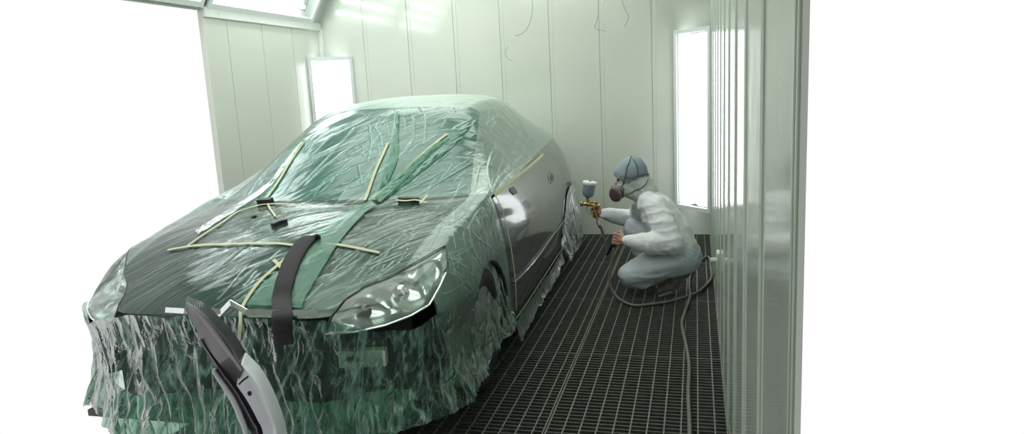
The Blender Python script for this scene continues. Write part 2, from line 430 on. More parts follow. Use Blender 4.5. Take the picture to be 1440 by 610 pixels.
for ci, (x0, x1, cn) in enumerate(cols):
    src = None
    for ri, y in enumerate(rows):
        ln = 1.04 if ri < 4 else YB-y
        if ci >= 2 and ri == 0: continue
        t = empty('floor_grate', (x0, y, 0)); tag(t, 'steel floor grate %s, %s row from back wall' % (cn, rowname[ri]), 'floor grate', 'steel floor grates')
        if src is None or ri == 4:
            a, b = make_grate(x1-x0, ln)
            pa = build('bearing_rods', a, M['grate'], t, False, 'pale steel rods'); pb = build('slats', b, M['grate_dark'], t, False, 'dark close-set slats')
            src = (pa, pb)
        else:
            for o in src:
                c = o.copy(); COL.objects.link(c); c.parent = t

# ================================================================== CAR BODY SURFACE
CA = .0313
Dv = Vector((-math.sin(CA), math.cos(CA), 0)); Pv = Vector((math.cos(CA), math.sin(CA), 0))
C0 = Vector((-.972, 3.123, 0)) - Pv*.86
CARM = Matrix.Translation(C0) @ Matrix.Rotation(CA, 4, 'Z')      # local x = lateral, y = rearward, z = up
CARI = CARM.inverted()
# rows: (u, v, w) from the centreline to the sill
NET = [
 [(-.83,0,.560),(-.825,.22,.560),(-.79,.44,.545),(-.69,.66,.555),(-.60,.80,.560),(-.58,.83,.50),(-.53,.84,.40),(-.46,.84,.22)],
 [(-.80,0,.650),(-.79,.22,.650),(-.745,.44,.640),(-.60,.66,.655),(-.50,.78,.650),(-.52,.815,.56),(-.50,.83,.44),(-.46,.84,.25)],
 [(-.64,0,.735),(-.63,.24,.735),(-.57,.46,.725),(-.42,.665,.755),(-.33,.78,.765),(-.35,.830,.64),(-.35,.845,.44),(-.35,.85,.22)],
 [(-.32,0,.840),(-.31,.25,.838),(-.27,.48,.832),(-.16,.68,.830),(-.08,.79,.815),(-.05,.846,.68),(-.03,.860,.44),(-.02,.86,.20)],
 [(.00,0,.895),(.005,.26,.893),(.04,.49,.886),(.14,.69,.872),(.18,.80,.860),(.20,.850,.70),(.22,.862,.44),(.25,.86,.19)],
 [(.24,0,.930),(.255,.27,.928),(.32,.51,.922),(.44,.70,.912),(.42,.812,.905),(.46,.858,.70),(.52,.868,.44),(.56,.86,.17)],
 [(.55,0,1.100),(.57,.27,1.096),(.63,.48,1.080),(.76,.645,1.055),(.72,.814,.918),(.78,.875,.70),(.82,.884,.44),(.84,.86,.16)],
 [(.86,0,1.255),(.88,.27,1.250),(.94,.46,1.232),(1.08,.59,1.200),(1.00,.812,.930),(1.05,.887,.70),(1.08,.893,.44),(1.1,.86,.16)],
 [(1.14,0,1.365),(1.17,.26,1.358),(1.23,.43,1.342),(1.36,.54,1.300),(1.32,.802,.946),(1.36,.890,.70),(1.38,.895,.44),(1.4,.86,.16)],
 [(1.55,0,1.415),(1.58,.26,1.409),(1.64,.43,1.386),(1.75,.535,1.328),(1.72,.795,.975),(1.75,.885,.71),(1.76,.888,.44),(1.78,.86,.16)],
 [(2.1,0,1.420),(2.1,.26,1.414),(2.14,.43,1.388),(2.2,.53,1.315),(2.18,.785,1.000),(2.2,.882,.73),(2.2,.886,.44),(2.2,.86,.16)],
 [(2.65,0,1.365),(2.65,.26,1.359),(2.66,.42,1.330),(2.68,.515,1.250),(2.66,.768,1.015),(2.66,.875,.76),(2.65,.884,.45),(2.64,.86,.16)],
 [(3.1,0,1.235),(3.1,.25,1.228),(3.09,.40,1.200),(3.06,.50,1.150),(3.02,.742,1.010),(3.02,.860,.76),(3.02,.880,.46),(3.02,.86,.17)],
 [(3.42,0,1.09),(3.41,.24,1.085),(3.38,.385,1.06),(3.32,.50,1.02),(3.26,.690,.955),(3.28,.820,.74),(3.30,.858,.47),(3.30,.85,.2)],
 [(3.60,0,.93),(3.59,.24,.925),(3.55,.39,.91),(3.46,.52,.89),(3.40,.640,.850),(3.44,.760,.70),(3.48,.81,.47),(3.48,.81,.25)],
 [(3.70,0,.70),(3.69,.24,.70),(3.65,.42,.69),(3.57,.56,.68),(3.52,.64,.66),(3.54,.72,.58),(3.58,.76,.45),(3.58,.77,.28)],
]
NETA = np.array([[(v, u, w) for (u, v, w) in r] for r in NET])      # local xyz
NI, NJ = NETA.shape[0]-1, NETA.shape[1]
def cr(t):
    return np.array([-.5*t+t*t-.5*t**3, 1-2.5*t*t+1.5*t**3, .5*t+2*t*t-1.5*t**3, -.5*t*t+.5*t**3])
PADA = np.concatenate([2*NETA[:1]-NETA[1:2], NETA, 2*NETA[-1:]-NETA[-2:-1]], 0)
mir = PADA[:, 1:2].copy(); mir[..., 0] *= -1
PADA = np.concatenate([mir, PADA, 2*PADA[:, -1:]-PADA[:, -2:-1]], 1)
def S(s, t):
    """s station 0..NI-1, t curve -(NJ-1)..(NJ-1); returns local point; s in -1..0 is the lip the headlights sit in"""
    sg = -1 if t < 0 else 1; t = abs(t)
    i = max(-1, min(math.floor(s), NI-2)); j = min(int(t), NJ-2)
    a = cr(s-i); b = cr(t-j)
    p = np.einsum('i,j,ijk->k', a, b, PADA[i+1:i+5, j:j+4])
    return Vector((sg*max(p[0], 0), p[1], p[2]))
def SN(s, t, e=.02):
    sa, sb = max(s-e, -1), min(s+e, NI-1); ta, tb = max(t-e, -(NJ-1)), min(t+e, NJ-1)
    n = (S(sb, t)-S(sa, t)).cross(S(s, tb)-S(s, ta))
    n = -n
    n.normalize()
    return n
RS, RTT = 9, 9     # grid density per net cell
WC = [(.150, .31), (2.72, .31)]   # wheel centres (u,w)
ARCH_R = .325
def snap_arch(p, R=ARCH_R):
    """returns (inside, snapped)"""
    for (cu, cw) in WC:
        d = math.hypot(p.y-cu, p.z-cw)
        if abs(p.x) > .55 and d < R: return True
    return False
def S_arr(s, t):
    sg = np.where(t < 0, -1., 1.); ta = np.abs(t)
    i = np.clip(np.floor(s), -1, NI-2).astype(int); j = np.clip(np.floor(ta), 0, NJ-2).astype(int)
    a = cr(s-i); b = cr(ta-j); out = np.zeros(s.shape+(3,))
    for m_ in range(4):
        for n_ in range(4):
            out += (a[m_]*b[n_])[..., None]*PADA[i+1+m_, j+n_]
    out[..., 0] = np.maximum(out[..., 0], 0)*sg
    return out
def hull_patch(s0, s1, t0, t1, off=0, rs=RS, rt=RTT, uvs=True, disp=None):
    ns = max(2, int(round((s1-s0)*rs))); ntt = max(2, int(round((t1-t0)*rt)))
    ss, tt = np.meshgrid(np.linspace(s0, s1, ns+1), np.linspace(t0, t1, ntt+1), indexing='ij')
    P_ = S_arr(ss, tt); e = .02
    du = S_arr(np.minimum(ss+e, NI-1), tt)-S_arr(np.maximum(ss-e, -1), tt)
    dv = S_arr(ss, np.minimum(tt+e, NJ-1))-S_arr(ss, np.maximum(tt-e, -(NJ-1)))
    Nn = -np.cross(du, dv); Nn /= np.linalg.norm(Nn, axis=-1, keepdims=True)+1e-12
    G = []; U = []
    for i in range(ns+1):
        row = []; ur = []
        for j in range(ntt+1):
            p = Vector(P_[i, j]); o = off+(disp(ss[i, j], tt[i, j], p) if disp else 0)
            row.append(p+Vector(Nn[i, j])*o); ur.append((p.x, p.y) if abs(tt[i, j]) <= 3.2 else (p.y, p.z))
        G.append(row); U.append(ur)
    return G, U
def cut_arches(bm, R=ARCH_R):
    dead = [f for f in bm.faces if snap_arch(f.calc_center_median(), R)]
    bmesh.ops.delete(bm, geom=dead, context='FACES')
    for v in bm.verts:
        for (cu, cw) in WC:
            dy, dz = v.co.y-cu, v.co.z-cw; d = math.hypot(dy, dz)
            if abs(v.co.x) > .55 and d < R*1.10 and v.is_boundary and v.co.z > .2:
                v.co.y = cu+dy/d*R; v.co.z = cw+dz/d*R
# body bvh for placing tape etc. (local coordinates)
bmh = bmesh.new(); G, U = hull_patch(-1, NI-1, -(NJ-1), NJ-1, 0, 6, 6); gridmesh(bmh, G); bmh.normal_update()
BV = BVHTree.FromBMesh(bmh); bmh.free()
CEYE = CARI @ EYE
def hit(px, py):
    d = (CARI.to_3x3() @ ray(px, py)).normalized()
    loc, n, i, dist = BV.ray_cast(CEYE, d)
    if loc is None: return None, None
    if n.dot(d) > 0: n = -n
    return loc, n
# ------------------------------------------------------------------ CAR THING
car = empty('car'); car.matrix_world = CARM
tag(car, 'dark gray hatchback car masked in green film for spraying, its front bumper removed', 'car')
LENS_TOP = [(457, 469), (466, 446), (484, 423), (512, 404), (552, 388), (592, 366), (627, 346)]
LENS_BOT = [(457, 469), (500, 467), (543, 458), (578, 445), (603, 430), (618, 402), (631, 372)]
poly = LENS_TOP+LENS_BOT[::-1][:-1]
def inpoly(x, y, P):
    c = False; n = len(P)
    for i in range(n):
        x1, y1 = P[i]; x2, y2 = P[(i+1) % n]
        if (y1 > y) != (y2 > y) and x < (x2-x1)*(y-y1)/(y2-y1)+x1: c = not c
    return c
def in_lens(p):
    if abs(p.x) < .3 or p.y > 0: return False
    return inpoly(*proj(CARM @ Vector((abs(p.x), p.y, p.z))), poly)
def body_part(name, s0, s1, t0, t1, material, arches=False, lens=False, both=False, label=None):
    bm = bmesh.new()
    G, U = hull_patch(s0, s1, t0, t1); gridmesh(bm, G, lambda i, j: U[i][j])
    if both:
        G, U2 = hull_patch(s0, s1, -t1, -t0); gridmesh(bm, G, lambda i, j: U2[i][j])
    if arches: cut_arches(bm)
    if lens: bmesh.ops.delete(bm, geom=[f for f in bm.faces if in_lens(f.calc_center_median())], context='FACES')
    bmesh.ops.recalc_face_normals(bm, faces=bm.faces[:])
    return build(name, bm, material, car, label=label)
body_part('hood', 0, 4, -3, 3, M['hoodpaint'], lens=True)
body_part('fender', 0, 4, 3, 7, M['paint'], arches=True, lens=True)
body_part('windshield', 4, 7, -3, 3, M['glass'])
body_part('roof', 7, 11, -3, 3, M['hoodpaint'])
body_part('tailgate', 11, 14, -3, 3, M['hoodpaint'])
body_part('side_window', 4.02, 11, 3, 4, M['glass'])
door = body_part('door', 4, 9, 4, 7, M['paint'], label='bare gray primed door')
body_part('quarter_panel', 9, 14, 4, 7, M['paint'], arches=True)
body_part('rear_pillar', 11, 14, 3, 4, M['hoodpaint'])
body_part('fender', 0, 4, -7, -3, M['hoodpaint'], arches=True, lens=True)
body_part('side_panel', 4, 14, -7, -3, M['hoodpaint'], arches=True)
# dark underbody
bm = bmesh.new(); box(bm, (-.80, -.35, .17), (.80, 3.4, .22)); build('underbody', bm, M['dark'], car, False)
# sill moulding
bm = bmesh.new(); P_ = [S(s, 6.15)+SN(s, 6.15)*.006 for s in np.linspace(4.3, 10.2, 30)]
tube(bm, P_, .006, 8); build('sill_moulding', bm, M['paint'], car)
# door details: mirror mount hole, handle recess
def decal(name, pts, mat_, off=.004, parent=car, thick=.006, cen=None):
    bm = bmesh.new(); V = []; V2 = []
    hs = [hit(*p) for p in pts]
    for (l, n) in hs: V.append(bm.verts.new(l+n*off)); V2.append(bm.verts.new(l+n*(off-thick)))
    bm.faces.new(V)
    for i in range(len(V)): bm.faces.new((V[i], V[(i+1) % len(V)], V2[(i+1) % len(V)], V2[i]))
    bmesh.ops.recalc_face_normals(bm, faces=bm.faces[:])
    return build(name, bm, mat_, parent, False)
decal('mirror_opening', [(716, 265), (721, 262), (726, 268), (727, 272), (722, 274), (717, 269)], M['black'])
decal('handle_recess', [(772, 243), (775, 240), (779, 246), (780, 254), (776, 259), (772, 255), (770, 248)], M['paint'], .003)
decal('handle_opening', [(774, 244), (776, 244), (778, 248), (778, 254), (775, 255), (773, 250)], M['black'], .005)
# wheels
def wheel(u, side):
    t = empty('wheel'); t.parent = car; t.location = (side*.748, u, .31)
    bm = bmesh.new(); ax = (side, 0, 0)
    prof = [(.205, -.09), (.24, -.10), (.285, -.095), (.305, -.075), (.31, -.05), (.31, .05), (.305, .075), (.285, .095), (.24, .10), (.205, .085)]
    lathe(bm, prof, (0, 0, 0), ax, 48)
    for k in range(4):
        x = -.045+.03*k
        lathe(bm, [(.3105, x-.004), (.306, x-.003), (.306, x+.003), (.3105, x+.004)], (0, 0, 0), ax, 48)
    bmesh.ops.recalc_face_normals(bm, faces=bm.faces[:]); build('tyre', bm, M['rubber'], t)
    bm = bmesh.new()
    lathe(bm, [(.205, -.09), (.19, -.06), (.185, .05), (.205, .085), (.212, .088), (.205, .078), (.192, .06)], (0, 0, 0), ax, 48)
    for k in range(9):
        a = 2*math.pi*k/9
        d = Vector((0, math.cos(a), math.sin(a))); q = Vector((0, -math.sin(a), math.cos(a)))
        pts = [Vector((side*.055, 0, 0))+d*r for r in (.04, .10, .15, .195)]
        tube(bm, pts, [.022, .019, .016, .016], 8)
    lathe(bm, [(0, .07), (.04, .068), (.055, .055), (.06, .03)], (0, 0, 0), ax, 24)
    build('rim', bm, M['rim'], t)
    bm = bmesh.new(); lathe(bm, [(0, .02), (.14, .02), (.14, -.0), (0, 0)], (0, 0, 0), ax, 32); build('brake_disc', bm, M['alu'], t)
for u in (.11, 2.72):
    wheel(u, 1); wheel(u, -1)
# wheel housings
for (cu, cw) in WC:
    bm = bmesh.new(); lathe(bm, [(.40, .0), (.40, .18), (.336, .235)], (.62, cu, cw), (1, 0, 0), 40)
    bmesh.ops.delete(bm, geom=[f for f in bm.faces if f.calc_center_median().z < .2], context='FACES')
    lathe(bm, [(0, 0), (.40, 0)], (.60, cu, cw+.02), (1, 0, 0), 40)
    bmesh.ops.delete(bm, geom=[f for f in bm.faces if f.calc_center_median().z < .12], context='FACES')
    build('wheel_housing', bm, M['dark'], car)
# arch lips
for k, (cu, cw) in enumerate(WC):
    bm = bmesh.new(); pts = []
    for i in range(37):
        a = math.radians(-8+196*i/36)
        y, z = cu+ARCH_R*math.cos(a), cw+ARCH_R*math.sin(a)
        loc = BV.ray_cast(Vector((2, y, z)), Vector((-1, 0, 0)))[0]
        pts.append(Vector(((loc.x if loc else .86)-.004, y, z)))
    tube(bm, pts, .010, 8); build('arch_lip', bm, M['hoodpaint'] if k == 0 else M['paint'], car)

# front end without its bumper
bm = bmesh.new()
G = [[Vector((x, -.44-.12*math.cos(x*1.4), z)) for z in (.12, .35, .60)] for x in np.linspace(-.70, .70, 15)]
gridmesh(bm, G); build('radiator', bm, M['dark'], car)
bm = bmesh.new()
for sgn in (-1,):
    pass
G = []
for x in np.linspace(-.62, .62, 25):
    y = -.60+.12*(x/.62)**2
    G.append([Vector((x, y+a, z)) for a, z in ((.06, .40), (-.02, .395), (-.03, .41), (-.03, .485), (-.02, .50), (.06, .50), (.06, .40))])
gridmesh(bm, G); build('bumper_beam', bm, M['black'], car)
def front_plate(cx_, y, z, wd, ht, dp, name, mt, rot=0, hole=False):
    bm = bmesh.new()
    box(bm, (-wd/2, -dp/2, -ht/2), (wd/2, dp/2, ht/2), bevel=.006)
    if hole: lathe(bm, [(0, .004), (.014, .004), (.020, .002), (.022, 0)], (-.01, -dp/2-.001, 0), (0, -1, 0), 20)
    o = build(name, bm, mt, car, False); o.location = (cx_, y, z); o.rotation_euler = (0, 0, rot); return o
p = CARI @ at(511, 502, 1, 2.44)
bp_ = front_plate(p.x, p.y, p.z, .185, .068, .05, 'crash_bracket', M['alu'], .16)
bm = bmesh.new(); lathe(bm, [(0, .003), (.022, .003), (.026, 0)], (0, 0, 0), (0, -1, 0), 24)
for v in bm.verts: v.co.z *= .55
o = build('bracket_hole', bm, M['black'], bp_); o.location = (-.035, -.026, 0)
# pipes and hoses of the open front
for pts, r in (([(.1, -.52, .34), (.3, -.55, .30), (.5, -.50, .36), (.62, -.40, .42)], .022), ([(.62, -.46, .52), (.66, -.42, .40), (.6, -.36, .25)], .03), ([(-.1, -.55, .22), (.3, -.58, .2), (.6, -.45, .22)], .018), ([(.40, -.62, .56), (.46, -.6, .46), (.44, -.58, .36)], .012)):
    bm = bmesh.new(); tube(bm, catmull(pts, 6), r, 10); build('front_pipe', bm, M['dark'], car)
# front crossmember under hood edge
bm = bmesh.new(); G = []
for s_ in np.linspace(-1.75, 1.75, 40):
    q = S(0, s_); G.append([q+Vector((0, .0, 0)), q+Vector((0, -.004, -.02)), q+Vector((0, .03, -.045)), q+Vector((0, .10, -.06))])
gridmesh(bm, G); build('front_panel', bm, M['hoodpaint'], car)
# chrome grille bar and chevron
def ribbon(bm, P, Nn, wd, th, mi=0, taper=None):
    rows_ = []
    for i, (p, n) in enumerate(zip(P, Nn)):
        d = (P[min(i+1, len(P)-1)]-P[max(i-1, 0)]).normalized(); s_ = d.cross(n).normalized(); n2 = s_.cross(d)
        w2 = (wd[i] if hasattr(wd, '__len__') else wd)/2
        rows_.append([p-s_*w2, p-s_*w2*.9+n2*th, p+s_*w2*.9+n2*th, p+s_*w2])
    V = [[bm.verts.new(q) for q in r] for r in rows_]
    for a, b in zip(V, V[1:]):
        for k in range(3):
            f = bm.faces.new((a[k], a[k+1], b[k+1], b[k])); f.material_index = mi
        bm.faces.new((a[3], a[0], b[0], b[3]))
    bm.faces.new(V[0]); bm.faces.new(V[-1][::-1])
    bmesh.ops.recalc_face_normals(bm, faces=bm.faces[:])
def fplane(px, py, y): return CARI @ (lambda d: EYE+d*((y-CEYE.y)/((CARI.to_3x3() @ d).y)))(ray(px, py))
for pts in ([(296, 455), (325, 425), (346, 438)], [(342, 438.5), (395, 440), (447, 440)]):
    P_ = [fplane(x, y, -.85+(.0 if x < 400 else (x-400)/47*.05)) for x, y in pts]
    bm = bmesh.new(); ribbon(bm, P_, [Vector((0, -1, .35)).normalized()]*len(P_), .022, .006); build('grille_bar', bm, M['chrome'], car, False, 'chrome bar')
    if pts[0][0] > 300:
        q = fplane(325, 425, -.85).x
        P_ = [Vector((2*q-p.x, p.y, p.z)) for p in P_]
        bm = bmesh.new(); ribbon(bm, P_, [Vector((0, -1, .35)).normalized()]*len(P_), .022, .006); build('grille_bar', bm, M['chrome'], car, False, 'chrome bar')
# headlight
head = empty('headlight'); head.parent = car; tag(head, 'clear headlight with chrome lower rim')
def lens_pt(a, b):
    """a along the lamp 0..1, b bottom->top 0..1"""
    def ev(L, a):
        x = a*(len(L)-1); i = min(int(x), len(L)-2); f = x-i; return (L[i][0]+(L[i+1][0]-L[i][0])*f, L[i][1]+(L[i+1][1]-L[i][1])*f)
    B, T = ev(LENS_BOT, a), ev(LENS_TOP, a); return hit(B[0]+(T[0]-B[0])*b, B[1]+(T[1]-B[1])*b)
def lens_grid(na, nb, f):
    G = []
    for i in range(na+1):
        row = []
        for j in range(nb+1):
            a, b = .001+.998*i/na, .001+.998*j/nb
            l, n = lens_pt(a, b)
            if l is None: l, n = lens_pt(a, .5)
            row.append(f(a, b, l, n))
        G.append(row)
    return G
inw = Vector((-.25, 1, -.1)).normalized()
def housing(a, b, l, n):
    e = min(1, 6*min(b, 1-b), 8*min(a, 1-a)); e = max(e, 0)
    d = .045*e
    for (ca, cb, ra, rb, dd) in ((.30, .50, .16, .45, .055), (.58, .50, .15, .46, .06), (.83, .45, .10, .40, .03)):
        r = math.hypot((a-ca)/ra, (b-cb)/rb)
        if r < 1: d += dd*(1-r*r)
    return l+inw*d
bm = bmesh.new(); gridmesh(bm, lens_grid(56, 26, housing)); build('reflector', bm, M['lamprefl'], head)
for (ca, cb, r, mt) in ((.30, .5, .026, 'glass'), (.58, .5, .030, 'chrome')):
    l, n = lens_pt(ca, cb); bm = bmesh.new()
    lathe(bm, [(0, 0), (r*.6, -.006), (r, -.014), (r*1.15, -.02)], l+inw*.055, -inw, 24); build('bulb_lens', bm, M[mt], head)
LG = film_mat('headlamp_lens', (.90, .95, .92), (.5, .54, .52), .08, .07, [], ior=1.45, streak=[(14, 1.2, .8, .012, .25)])
bm = bmesh.new(); gridmesh(bm, lens_grid(40, 16, lambda a, b, l, n: l+n*(.003+.012*math.sin(math.pi*b)*math.sin(math.pi*min(a*1.5, 1)) if a < .66 else .003+.012*math.sin(math.pi*b)*max(0, math.sin(math.pi*(1-a)*1.5))))); build('lens', bm, LG, head)
bm = bmesh.new(); P_ = []
for i in range(49):
    l, n = lens_pt(.002+.93*i/48, .004); P_.append(l+n*.006)
tube(bm, P_, .0045, 8); build('lens_rim', bm, M['chrome'], head)
bm = bmesh.new(); P_ = []
for i in range(45):
    l, n = lens_pt(.002+.99*i/44, .996); P_.append(l+n*.004)
tube(bm, P_, .005, 8); build('lens_seal', bm, M['black'], head)

bm = bmesh.new(); gridmesh(bm, hull_patch(3.86, 4.10, -2.9, 2.9, .003, 30, 12)[0]); build('cowl', bm, M['black'], car)
head2 = empty('headlight'); head2.parent = car
for o in list(head.children):
    me = o.data.copy()
    for v in me.vertices: v.co.x *= -1
    me.flip_normals()
    c = o.copy(); c.data = me; COL.objects.link(c); c.parent = head2
# wiper spindles and washer jets poking through the film
def on_car_piece(name, pts_px, wd, th, mat_, parent=None, label=None, cat=None, off=.012, lift=0):
    P_ = []; N_ = []
    for x, y in pts_px:
        l, n = hit(x, y)
        if l is None: continue
        P_.append(l+n*(off+lift)); N_.append(n)
    P2 = catmull(P_, 6); N2 = catmull(N_, 6); N2 = [n.normalized() for n in N2]
    bm = bmesh.new(); ribbon(bm, P2, N2, wd, th)
    return build(name, bm, mat_, parent or car, False)
on_car_piece('wiper_spindle', [(365, 287), (384, 286)], .030, .022, M['black'], off=.008)
on_car_piece('wiper_spindle', [(560, 284), (590, 284)], .022, .018, M['black'], off=.008)
o = on_car_piece('washer_jet', [(384, 321), (393, 317), (404, 314)], .024, .016, M['black'], off=.008)
on_car_piece('washer_jet', [(355, 309), (361, 307)], .012, .01, M['black'], off=.008)

# ================================================================== MASKING FILM over the car
def place(o): o.matrix_world = CARM; return o
film = empty('masking_film'); film.matrix_world = CARM
tag(film, 'green translucent plastic masking sheet draped over hood, windshield, roof and front of the car', 'plastic sheet')
# crease ridges traced over the sheet, as polylines on the body
CREASE = []
def crease(pts, h=.006, wd=.006):
    P_ = []
    for x, y in pts:
        l, n = hit(x, y)
        if l is not None: P_.append(l)
    if len(P_) > 1: CREASE.append((catmull(P_, 8), h, wd))
for c in [
 [(557, 152), (556, 165), (552, 190), (548, 205)], [(565, 154), (569, 170), (571, 186)], [(574, 152), (581, 170), (582, 190), (577, 205), (570, 218)],
 [(588, 153), (597, 163), (598, 185), (596, 205)], [(520, 178), (523, 200), (518, 230)], [(528, 180), (536, 195), (538, 212)], [(533, 205), (534, 222)],
 [(511, 205), (512, 222)], [(622, 143), (634, 150), (640, 160)], [(628, 165), (622, 180)], [(545, 175), (548, 195)],
 [(600, 230), (640, 200), (672, 168)], [(575, 262), (620, 225), (668, 190)], [(560, 275), (610, 250), (665, 215)], [(590, 275), (630, 250), (662, 232)],
 [(430, 262), (470, 225), (520, 190)], [(415, 270), (450, 235), (500, 180)], [(440, 270), (490, 238), (530, 222)], [(470, 270), (505, 262), (540, 240)],
 [(400, 272), (430, 230), (470, 190)], [(385, 270), (410, 230), (450, 190)], [(365, 262), (385, 232), (405, 212)], [(350, 275), (372, 245), (395, 222)],
 [(320, 300), (345, 275), (370, 250)], [(505, 235), (510, 262)], [(548, 262), (575, 240), (598, 232)],
 # hood
 [(318, 335), (370, 318), (450, 300), (520, 290)], [(318, 372), (360, 340), (430, 318), (500, 300)], [(330, 405), (370, 372), (420, 352)],
 [(470, 345), (520, 325), (570, 305), (620, 292)], [(480, 370), (540, 335), (600, 312), (650, 290)], [(500, 385), (555, 350), (610, 330)],
 [(550, 335), (540, 365), (510, 395), (505, 420)], [(600, 300), (560, 340), (530, 380)], [(640, 295), (615, 330), (605, 350)],
 [(540, 375), (535, 400), (540, 425)], [(560, 320), (575, 345), (560, 375)], [(330, 420), (370, 398), (400, 392)], [(460, 400), (500, 372), (545, 330)],
 [(318, 322), (380, 305), (450, 295)], [(440, 325), (500, 308), (560, 296)],
 # fender
 [(650, 300), (665, 330), (690, 350)], [(640, 320), (660, 345), (672, 370)], [(655, 290), (650, 330), (655, 360)], [(690, 285), (675, 310), (680, 345)],
 [(692, 282), (690, 315), (698, 350)], [(693, 282), (702, 320), (708, 355)], [(630, 335), (645, 365), (650, 395)], [(660, 270), (655, 300), (630, 320)], [(692, 280), (670, 300), (655, 325)],
 # side glass
 [(712, 150), (735, 185), (762, 212)], [(690, 272), (700, 250), (715, 232)], [(692, 272), (685, 240), (690, 215)], [(694, 272), (715, 245), (745, 225)],
 [(750, 210), (735, 185), (728, 168)], [(660, 285), (668, 262), (674, 235)], [(765, 175), (775, 198)],
]: crease(c, .007 if len(c) > 3 else .006)
rng = random.Random(3)
def rand_creases(n, box_, ang, spread, ln, h):
    x0, y0, x1, y1 = box_
    for _ in range(n):
        x, y = rng.uniform(x0, x1), rng.uniform(y0, y1); a = ang+rng.uniform(-spread, spread); l = rng.uniform(.4, 1)*ln
        dx, dy = math.cos(a)*l, -math.sin(a)*l; k = rng.uniform(-.15, .15)
        pts = [(x-dx, y-dy), (x-dx*.3+dy*k, y-dy*.3-dx*k), (x+dx*.4, y+dy*.4), (x+dx, y+dy)]
        if all(hit(*q)[0] is not None for q in pts): crease(pts, h*rng.uniform(.5, 1), .004)
rand_creases(48, (340, 160, 665, 282), .75, .30, 30, .003)
rand_creases(56, (318, 296, 650, 425), .60, .28, 32, .003)
rand_creases(28, (630, 285, 712, 400), -.9, .8, 16, .003)
rand_creases(50, (685, 150, 770, 262), 1.3, .6, 14, .003)
rand_creases(16, (470, 138, 660, 156), .08, .1, 30, .003)
allp = []; meta = []
for P_, h, wd in CREASE:
    for a, b in zip(P_, P_[1:]):
        n_ = max(1, int((b-a).length/.006))
        for k in range(n_): allp.append(a.lerp(b, k/n_)); meta.append((h, wd))
from mathutils.kdtree import KDTree
KD = KDTree(len(allp))
for i, p in enumerate(allp): KD.insert(p, i)
KD.balance()
CRE = []
def film_disp(s, t, p):
    d = 0; g = 0
    co, i, dist = KD.find(p)
    if dist < .02:
        h, wd = meta[i]; d += h*.75*math.exp(-(dist/(wd*.62))**2); g = math.exp(-(dist/.0032)**2)
    CRE.append(g)
    q = Vector((p.x*1.5+p.y*2.2, (p.x-p.y)*9, p.z*4))
    d += .0022*noise.noise(q)+.0012*noise.noise(q*2.7)
    return d
def film_part(name, s0, s1, t0, t1, material, rs, rt, arches=False, off=.007, lens=False):
    CRE.clear(); G, U = hull_patch(s0, s1, t0, t1, off, rs, rt, disp=film_disp)
    bm = bmesh.new(); lay = bm.verts.layers.float.new('crease'); V = gridmesh(bm, G, lambda i, j: U[i][j])
    for v, g in zip([q for row in V for q in row], CRE): v[lay] = g
    if arches: cut_arches(bm)
    if lens: bmesh.ops.delete(bm, geom=[f for f in bm.faces if in_lens(f.calc_center_median())], context='FACES')
    bmesh.ops.recalc_face_normals(bm, faces=bm.faces[:])
    return build(name, bm, material, film)
film_part('hood_sheet', 0, 4, -3, 3, M['film_hood'], 66, 58, lens=True)
film_part('fender_sheet', 0, 4, 3, 7, M['film_fend'], 66, 36, True, lens=True)
film_part('fender_sheet', 0, 4, -7, -3, M['film_fend'], 22, 14, True, lens=True)
film_part('side_window_sheet', 4, 11.6, -4, -3, M['film_side'], 12, 20)
film_part('windshield_sheet', 4, 7, -3, 3, M['film_ws'], 75, 50)
film_part('roof_sheet', 7, 11, -3, 3, M['film_roof'], 30, 30)
film_part('side_window_sheet', 4, 11.6, 3, 4, M['film_side'], 50, 70)
film_part('rear_sheet', 11, 13, -3, 3, M['film_roof'], 12, 12)

# hanging skirt over the open front and the front wheel
def fold(a, b, amp=1.0):
    return amp*(.040*noise.noise(Vector((a*7, b*1.2, 3.1)))+.022*abs(noise.noise(Vector((a*19+b*3, b*3.5, 7))))*2-.012+.010*noise.noise(Vector((a*40, b*14, 1))))
def skirt(path, top, bot, n, m_, amp, material, name, parent, sag=.02, seed=0, flare=0):
    """path: (u,v) polyline; top/bot heights along it"""
    k = 10; P_ = catmull([Vector((v, u, 0)) for u, v in path], k)
    T = catmull([Vector((t, 0, 0)) for t in top], k); B = catmull([Vector((t, 0, 0)) for t in bot], k)
    # resample by length
    L = [0]
    for a, b in zip(P_, P_[1:]): L.append(L[-1]+(b-a).length)
    G = []; uvx = []
    for i in range(n+1):
        l = L[-1]*i/n; q = max(0, min(len(P_)-2, next((z for z in range(len(L)-1) if L[z+1] >= l), len(P_)-2)))
        f = (l-L[q])/(L[q+1]-L[q]); c = P_[q].lerp(P_[q+1], f); d = (P_[q+1]-P_[q]).normalized(); nr = Vector((d.y, -d.x, 0))
        zt = T[q].x+(T[q+1].x-T[q].x)*f; zb = B[q].x+(B[q+1].x-B[q].x)*f
        zb += .03*noise.noise(Vector((l*6, seed, 0)))
        row = []
        for j in range(m_+1):
            g = j/m_; z = zt+(zb-zt)*g
            e = fold(l+seed, z, amp)*min(1, .25+1.6*g)+flare*g*g-sag*math.sin(math.pi*g)
            sh = .03*noise.noise(Vector((l*5+seed, z*6, 9)))*g
            row.append(c+nr*e+d*sh+Vector((0, 0, z+.01*noise.noise(Vector((l*12, z*12, seed))))))
        G.append(row); uvx.append(l)
    bm = bmesh.new(); gridmesh(bm, G, lambda i, j: (uvx[i], G[i][j].z))
    return build(name, bm, material, parent)
R1 = [(-.82, .2), (-.80, .42), (-.74, .58), (-.64, .73), (-.52, .84), (-.34, .885), (-.16, .885)]
T1 = [.655, .645, .60, .56, .60, .58, .56]; Bt = [.13, .14, .16, .18, .18, .18, .20]
